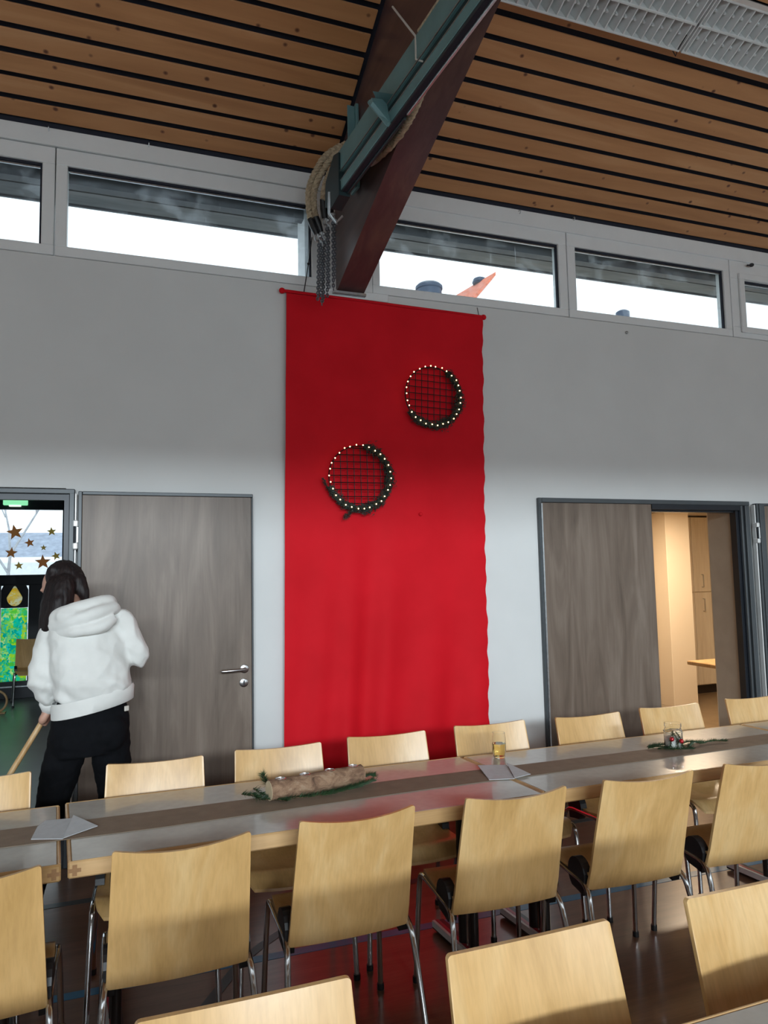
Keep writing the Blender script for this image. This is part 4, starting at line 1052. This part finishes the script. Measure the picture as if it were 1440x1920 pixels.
# drinking glass
g = thing('drinking_glass', (1.678, -1.487, TZ+.0008), 'small barrel shaped glass half full of pale yellow drink', 'glass')
out = [(.0245, 0), (.0275, .004), (.0325, .03), (.0335, .06), (.0325, .09), (.0295, .118)]
inn = [(.0278, .118), (.0308, .09), (.0318, .06), (.0308, .03), (.0255, .012), (.001, .010)]
MB().lathe(out+inn, 0, 0, 32).build('glass_body', M['glass'], g, 60)
MB().lathe([(.0250, .0105), (.0302, .03), (.0311, .055), (.0311, .068), (.001, .0682)], 0, 0, 32).build('drink', M['cider'], g, 60)
# jar with baubles
j = thing('glass_jar', (2.532, -1.688, TZ+.003), 'small glass jar with fir sprig and two red baubles', 'jar')
out = [(.034, 0), (.041, .004), (.043, .015), (.043, .085), (.037, .100), (.037, .104), (.040, .106), (.040, .122)]
inn = [(.0375, .122), (.0375, .106), (.035, .103), (.035, .099), (.0405, .084), (.0405, .017), (.036, .008), (.001, .007)]
MB().lathe(out+inn, 0, 0, 32).build('jar_body', M['glass'], j, 60)
MB().lathe([(.0395, .009), (.0400, .05), (.030, .056), (.012, .062), (.001, .060)], 0, 0, 24).build('candle', M['wax'], j, 60)
MB().tube([(.0445*math.cos(a), .0445*math.sin(a), .082+.003*math.sin(3*a)) for a in [2*math.pi*k/24 for k in range(24)]], .002, 5, closed=True).build('twine', M['twine'], j)
a, b = MB(), MB()
fir(a, b, [(-.030, -.035, .095), (-.040, -.035, .06), (-.046, -.03, .02)], 130, .022, 61); fir(a, b, [(-.02, -.04, .09), (.0, -.05, .055), (.008, -.05, .02)], 120, .02, 66); fir(a, b, [(-.03, -.035, .085), (-.018, -.05, .05), (-.02, -.05, .012)], 100, .02, 68)
stuff(a.build('fir_sprig', M['needle'], j)); b.build('sprig_stem', M['twig'], j)
for x, y, z in ((-.048, -.045, .058), (-.012, -.068, .050)):
    bb = MB().ball((x, y, z), .0112, n=16, m=12).build('bauble', M['bauble'], j, 60)
    MB().tube([(x, y, z+.009), (x, y, z+.016)], .0035, 8).build('bauble_cap', M['tin'], bb)
fir_branch((2.532, -1.688, TZ+.003), [[(-.13, .03, .006), (-.08, .02, .012), (-.02, -.02, .006)], [(-.12, .05, .008), (-.06, .03, .016), (.02, .04, .008)], [(-.10, -.0, .006), (-.03, -.05, .010), (.06, -.06, .006)]], 300, .024, 81, 'dark green fir branch left of the jar', 'fir branches around the jar')
fir_branch((2.532, -1.688, TZ+.003), [[(.04, .02, .006), (.10, .01, .02), (.16, .0, .01)], [(.06, -.03, .006), (.12, .0, .016), (.20, .02, .008)], [(.16, .0, .006), (.25, .01, .010), (.32, -.01, .006)]], 220, .022, 91, 'dark green fir branch right of the jar', 'fir branches around the jar')

# ------------------------------------------------------------------ sweeping person
def organic(name, mb, mat, parent, voxel, smooth_it=6, disp=None):
    me = mb.mesh(name+'_src', mat); o = bpy.data.objects.new(name, me); COL.objects.link(o)
    r = o.modifiers.new('r', 'REMESH'); r.mode = 'VOXEL'; r.voxel_size = voxel; r.use_smooth_shade = True
    s = o.modifiers.new('s', 'SMOOTH'); s.factor = .5; s.iterations = smooth_it
    dg = bpy.context.evaluated_depsgraph_get(); ev_ = o.evaluated_get(dg)
    m2 = bpy.data.meshes.new_from_object(ev_); m2.name = name
    bpy.data.objects.remove(o); bpy.data.meshes.remove(me)
    if disp:
        co = [(v.co.copy(), v.normal.copy()) for v in m2.vertices]
        for v, (c, n) in zip(m2.vertices, co): v.co = c+n*disp(c)
    m2.materials.clear(); m2.materials.append(mat)
    for p in m2.polygons: p.use_smooth = True
    o = bpy.data.objects.new(name, m2); COL.objects.link(o)
    if parent is not None: o.parent = parent
    return o
def limb(mb, pts, rs, n=16, flat=1.0, k=20):
    P = bez(pts, k); m = len(P); q = [i/(m-1)*(len(rs)-1) for i in range(m)]
    rr = [rs[min(int(t), len(rs)-2)]*(1-(t-min(int(t), len(rs)-2)))+rs[min(int(t), len(rs)-2)+1]*(t-min(int(t), len(rs)-2)) for t in q]
    mb.tube(P, rr, n, flat=flat); mb.ball(P[0], rr[0]*.98, n=12, m=8); mb.ball(P[-1], rr[-1]*.98, n=12, m=8)
def loft(mb, secs, n=28):
    # secs: (centre, rx, ry, yaw, squareness)
    vs = []; fs = []
    for c, rx, ry, yw in secs:
        for k in range(n):
            a = 2*math.pi*k/n; ca, sa = math.cos(a), math.sin(a)
            x = rx*math.copysign(abs(ca)**.85, ca); y = ry*math.copysign(abs(sa)**.85, sa)
            vs.append((c[0]+x*math.cos(yw)-y*math.sin(yw), c[1]+x*math.sin(yw)+y*math.cos(yw), c[2]))
    for i in range(len(secs)-1):
        for k in range(n): fs.append((i*n+k, i*n+(k+1) % n, (i+1)*n+(k+1) % n, (i+1)*n+k))
    fs.append(tuple(range(n))[::-1]); fs.append(tuple((len(secs)-1)*n+k for k in range(n)))
    mb.add(vs, fs)
pr = thing('person', (-.17, -.80, 0), 'person seen from behind in white hoodie and black jeans, head bowed, sweeping', 'person')
PO = Vector((-.17, -.80, 0))
def L_(p): return Vector(p)-PO
YW = .18     # the body is turned a little to the left
SH_L, EL_L, WR_L = (-.345, -.765, 1.375), (-.372, -.80, 1.165), (-.338, -.715, 1.015)
SH_R, EL_R, WR_R = (-.015, -.80, 1.425), (.062, -.80, 1.250), (-.07, -.665, 1.235)
stick_lo, stick_hi = Vector((-.885, -.745, .06)), Vector((-.150, -.625, 1.335))
sd_ = (stick_hi-stick_lo).normalized()
def on_stick(z): return stick_lo+sd_*((z-stick_lo.z)/sd_.z)
hair_top = L_((-.295, -.70, 1.60))
# body (skin): head, neck, arms, hands, legs in one surface
b = MB()
HC = L_((-.300, -.665, 1.585)); hrot = Matrix.Rotation(R(64), 3, 'Z') @ Matrix.Rotation(R(-28), 3, 'X')
b.ball(HC, .074, .094, .112, 20, 14, hrot)
def H(x, y, z): return HC+hrot @ Vector((x, y, z))
b.ball(H(0, .045, -.06), .050, .055, .055, 14, 10, hrot)          # jaw
b.tube([H(0, .088, .012), H(0, .108, -.022), H(0, .096, -.034)], [.009, .014, .009], 8)   # nose
b.ball(H(0, .092, -.058), .020, .008, .006, 10, 6, hrot); b.ball(H(0, .090, -.068), .017, .008, .006, 10, 6, hrot)  # lips
b.ball(H(0, .082, .034), .05, .014, .010, 12, 6, hrot)             # brow
for s in (-1, 1): b.ball(H(s*.074, -.004, -.012), .010, .020, .031, 12, 8, hrot)           # ears
limb(b, [HC+Vector((.01, -.02, -.06)), L_((-.235, -.735, 1.475)), L_((-.20, -.76, 1.40))], [.052, .050, .06])
loft(b, [(L_((-.17, -.80, .90)), .135, .09, YW), (L_((-.165, -.80, 1.05)), .115, .085, YW), (L_((-.17, -.79, 1.25)), .140, .095, YW), (L_((-.18, -.77, 1.40)), .125, .075, YW)])
for sh, el, wr in ((SH_L, EL_L, WR_L), (SH_R, EL_R, WR_R)):
    limb(b, [L_(sh), L_(el)], [.046, .038]); limb(b, [L_(el), L_(wr)], [.036, .025])
def hand(wr, z, side):
    c = L_(on_stick(z)); w_ = L_(wr); a = L_(on_stick(z+.04))-L_(on_stick(z-.04)); a.normalize()
    to = (w_-c); to = (to-a*to.dot(a)).normalized(); side_v = a.cross(to)
    palm = c+to*.026
    limb(b, [w_, palm+to*.03, palm], [.025, .026, .024], 12, .8)
    for k in range(4):
        o_ = a*(.027-.018*k); r_ = .0095-.0006*k; ln = (1, 1.08, 1.0, .85)[k]
        ring = []
        for q in range(6):
            th = -1.9+q*.72*ln
            ring.append(c+o_+(to*math.cos(th+1.9)*.024+side_v*side*math.sin(th+1.9)*.024))
        b.tube(ring, [r_*1.05, r_, r_, r_*.95, r_*.9, r_*.8], 8); b.ball(ring[-1], r_*.85, n=8, m=6)
    th_ = [palm+a*.02-side_v*side*.01, palm+a*.035-side_v*side*.026-to*.012, c+a*.030-side_v*side*.020-to*.02, c+a*.022-to*.026]
    b.tube(th_, [.013, .011, .010, .008], 8); b.ball(th_[-1], .008, n=8, m=6)
hand(WR_L, .955, 1); hand(WR_R, 1.235, -1)
HIP_L, KN_L, AN_L = (-.235, -.80, .93), (-.335, -.775, .50), (-.415, -.80, .09)
HIP_R, KN_R, AN_R = (-.075, -.80, .94), (-.035, -.755, .50), (.000, -.72, .09)
for h_, k_, a_ in ((HIP_L, KN_L, AN_L), (HIP_R, KN_R, AN_R)): limb(b, [L_(h_), L_(k_), L_(a_)], [.078, .052, .036])
organic('body', b, M['skin'], pr, .006, 5)
for s in (-1, 1):
    MB().ball(H(s*.030, .070, .016), .0105, n=12, m=8).build('eye', M['wax'], pr, 60)
    MB().ball(H(s*.030, .0775, .015), .0045, n=10, m=6).build('pupil', M['hair'], pr, 60)
# jeans
b = MB()
loft(b, [(L_((-.165, -.800, .80)), .155, .115, YW), (L_((-.160, -.805, .88)), .182, .130, YW), (L_((-.152, -.805, .95)), .178, .122, YW), (L_((-.15, -.80, 1.06)), .150, .105, YW)])
b.ball(L_((-.075, -.865, .90)), .092, .075, .095); b.ball(L_((-.235, -.86, .885)), .092, .075, .095)
for h_, k_, a_ in ((HIP_L, KN_L, AN_L), (HIP_R, KN_R, AN_R)):
    limb(b, [L_(h_)+Vector((0, 0, -.02)), (L_(h_)+L_(k_))*.5, L_(k_), L_(a_)+Vector((0, 0, .02))], [.098, .088, .068, .056])
def jd(c): return .004*noise.noise((c.x*18, c.y*18, c.z*34))+.003*noise.noise((c.x*40, c.y*40, c.z*60+3))*(1 if c.z < .75 else .3)
organic('jeans', b, M['jeans'], pr, .008, 6, jd)
MB().cbox(-.012, .012, -.004, .004, -.012, .012, .002, Matrix.Translation(L_((.008, -.872, 1.005))) @ Matrix.Rotation(R(40), 4, 'Z')).build('label_patch', M['string'], pr)
for a_ in (AN_L, AN_R):
    sh = MB(); p = L_(a_); sh.ball(p+Vector((0, .05, -.052)), .044, .12, .038); sh.ball(p+Vector((0, -.02, -.03)), .042, .05, .055)
    organic('shoe', sh, M['pipe_black'], pr, .008, 4)
# hoodie
b = MB()
loft(b, [(L_((-.140, -.808, 1.05)), .172, .130, YW), (L_((-.148, -.815, 1.13)), .182, .142, YW), (L_((-.160, -.815, 1.24)), .176, .130, YW), (L_((-.170, -.800, 1.34)), .178, .122, YW), (L_((-.178, -.785, 1.42)), .160, .105, YW), (L_((-.195, -.765, 1.475)), .105, .085, YW)])
limb(b, [L_((-.20, -.775, 1.40)), L_(SH_R)+Vector((-.03, 0, -.01))], [.085, .062])
limb(b, [L_((-.20, -.775, 1.40)), L_(SH_L)+Vector((.03, 0, -.01))], [.085, .064])
limb(b, [L_(SH_L)+Vector((.01, 0, -.01)), L_(EL_L), L_(WR_L)+Vector((-.005, 0, .02))], [.066, .062, .046], 18)
limb(b, [L_(SH_R)+Vector((-.01, 0, -.01)), L_(EL_R)], [.064, .058], 18)
limb(b, [L_(EL_R), L_(WR_R)+Vector((.02, 0, 0))], [.058, .044], 18)
b.ball(L_(EL_R)+Vector((.004, 0, -.01)), .055)
def hd(c):
    def rdg(x, y, z): return (1-abs(noise.noise((x, y, z)))*2.2)
    w_ = .009*noise.noise((c.x*8+2, c.y*8, c.z*6))
    w_ += .0075*rdg(c.x*11+c.z*5, c.y*9, c.z*8-c.x*4) + .003*noise.noise((c.x*30, c.y*30, c.z*24))-.004
    w_ += .006*math.sin(c.z*80+c.x*30+4*noise.noise((c.x*8, c.y*8, c.z*8)))*max(0, min(1, (1.20-c.z)/.12))
    return w_
organic('hoodie', b, M['knit'], pr, .008, 7, hd)
b = MB()   # ribbed hem, slanting up to the right
hem = [(L_((-.135, -.803, 0)), .166, .124)]
vs = []; fs = []; n = 72
for z, g in ((-.060, 0), (-.058, .004), (.0, .006), (.014, .0)):
    for k in range(n):
        a = 2*math.pi*k/n; rib = .0016*(k % 2)
        x = (.180+g+rib)*math.cos(a); y = (.140+g+rib)*math.sin(a)
        X = x*math.cos(YW)-y*math.sin(YW); Y = x*math.sin(YW)+y*math.cos(YW)
        vs.append((L_((-.143, 0, 0)).x+X, -.008+Y, 1.066+z+.20*X))
for i in range(3):
    for k in range(n): fs.append((i*n+k, i*n+(k+1) % n, (i+1)*n+(k+1) % n, (i+1)*n+k))
b.add(vs, fs); b.build('waistband', M['knit'], pr, 60)
for wr, el in ((WR_L, EL_L), (WR_R, EL_R)):
    d = (L_(wr)-L_(el)).normalized(); MB().tube([L_(wr)-d*.035, L_(wr)-d*.03, L_(wr)+d*.012, L_(wr)+d*.018], [.044, .047, .043, .036], 24, flat=.92).build('cuff', M['knit'], pr, 60)
# hood lying on the back
b = MB()
b.ball(L_((-.185, -.875, 1.435)), .135, .070, .062, rot=Matrix.Rotation(R(10), 3, 'Y') @ Matrix.Rotation(R(-20), 3, 'X'))
b.ball(L_((-.165, -.905, 1.405)), .105, .045, .045)
b.tube(bez([L_((-.335, -.80, 1.435)), L_((-.27, -.872, 1.47)), L_((-.165, -.885, 1.50)), L_((-.085, -.84, 1.515)), L_((-.075, -.76, 1.50))], 20), .036, 12)
b.tube(bez([L_((-.325, -.83, 1.405)), L_((-.24, -.915, 1.43)), L_((-.14, -.925, 1.465)), L_((-.06, -.86, 1.485)), L_((-.055, -.78, 1.46))], 20), .032, 12)
b.tube(bez([L_((-.30, -.85, 1.375)), L_((-.22, -.925, 1.385)), L_((-.12, -.93, 1.40)), L_((-.055, -.88, 1.44))], 20), .028, 12)
organic('hood', b, M['knit'], pr, .007, 4, lambda c: .0025*noise.noise((c.x*25, c.y*25, c.z*25)))
# hair
b = MB()
b.ball(HC+hrot @ Vector((0, -.032, .026)), .088, .092, .106, 20, 14, hrot)
b.ball(L_((-.335, -.71, 1.672)), .034, .034, .030)
limb(b, [L_((-.325, -.735, 1.60)), L_((-.340, -.77, 1.50)), L_((-.360, -.765, 1.42)), L_((-.398, -.745, 1.27))], [.046, .048, .036, .005], 14)
limb(b, [L_((-.285, -.765, 1.60)), L_((-.30, -.80, 1.50)), L_((-.335, -.81, 1.43)), L_((-.385, -.77, 1.30))], [.055, .058, .036, .006], 14)
limb(b, [L_((-.225, -.72, 1.62)), L_((-.198, -.74, 1.56)), L_((-.182, -.745, 1.51))], [.042, .030, .010], 12)
def hrd(c): return .0035*noise.noise((c.x*70, c.y*70, c.z*9))+.002*noise.noise((c.x*140, c.y*140, c.z*14))
organic('hair', b, M['hair'], pr, .006, 4, hrd)
# broom
br = thing('broom', stick_lo, 'wooden broom held by the sweeping person', 'broom')
e = stick_hi-stick_lo
MB().tube([(0, 0, 0), e*.5, e], .0135, 12).ball(e, .0135, n=10, m=6).build('stick', M['stick'], br, 40)
MB().cbox(-.02, .02, -.19, .19, -.012, .03, .008).build('head', M['stick'], br)
b = MB(); rnd = random.Random(4)
for k in range(520):
    x, y = rnd.uniform(-.016, .016), rnd.uniform(-.185, .185); q = Vector((x*1.7+rnd.uniform(-.006, .006), y+rnd.uniform(-.008, .008), -.058))
    b.add([(x-.0015, y, -.01), (x+.0015, y, -.01), q], [(0, 1, 2)]); b.add([(x, y-.0015, -.01), (x, y+.0015, -.01), q], [(0, 1, 2)])
stuff(b.build('bristles', M['bristle'], br))
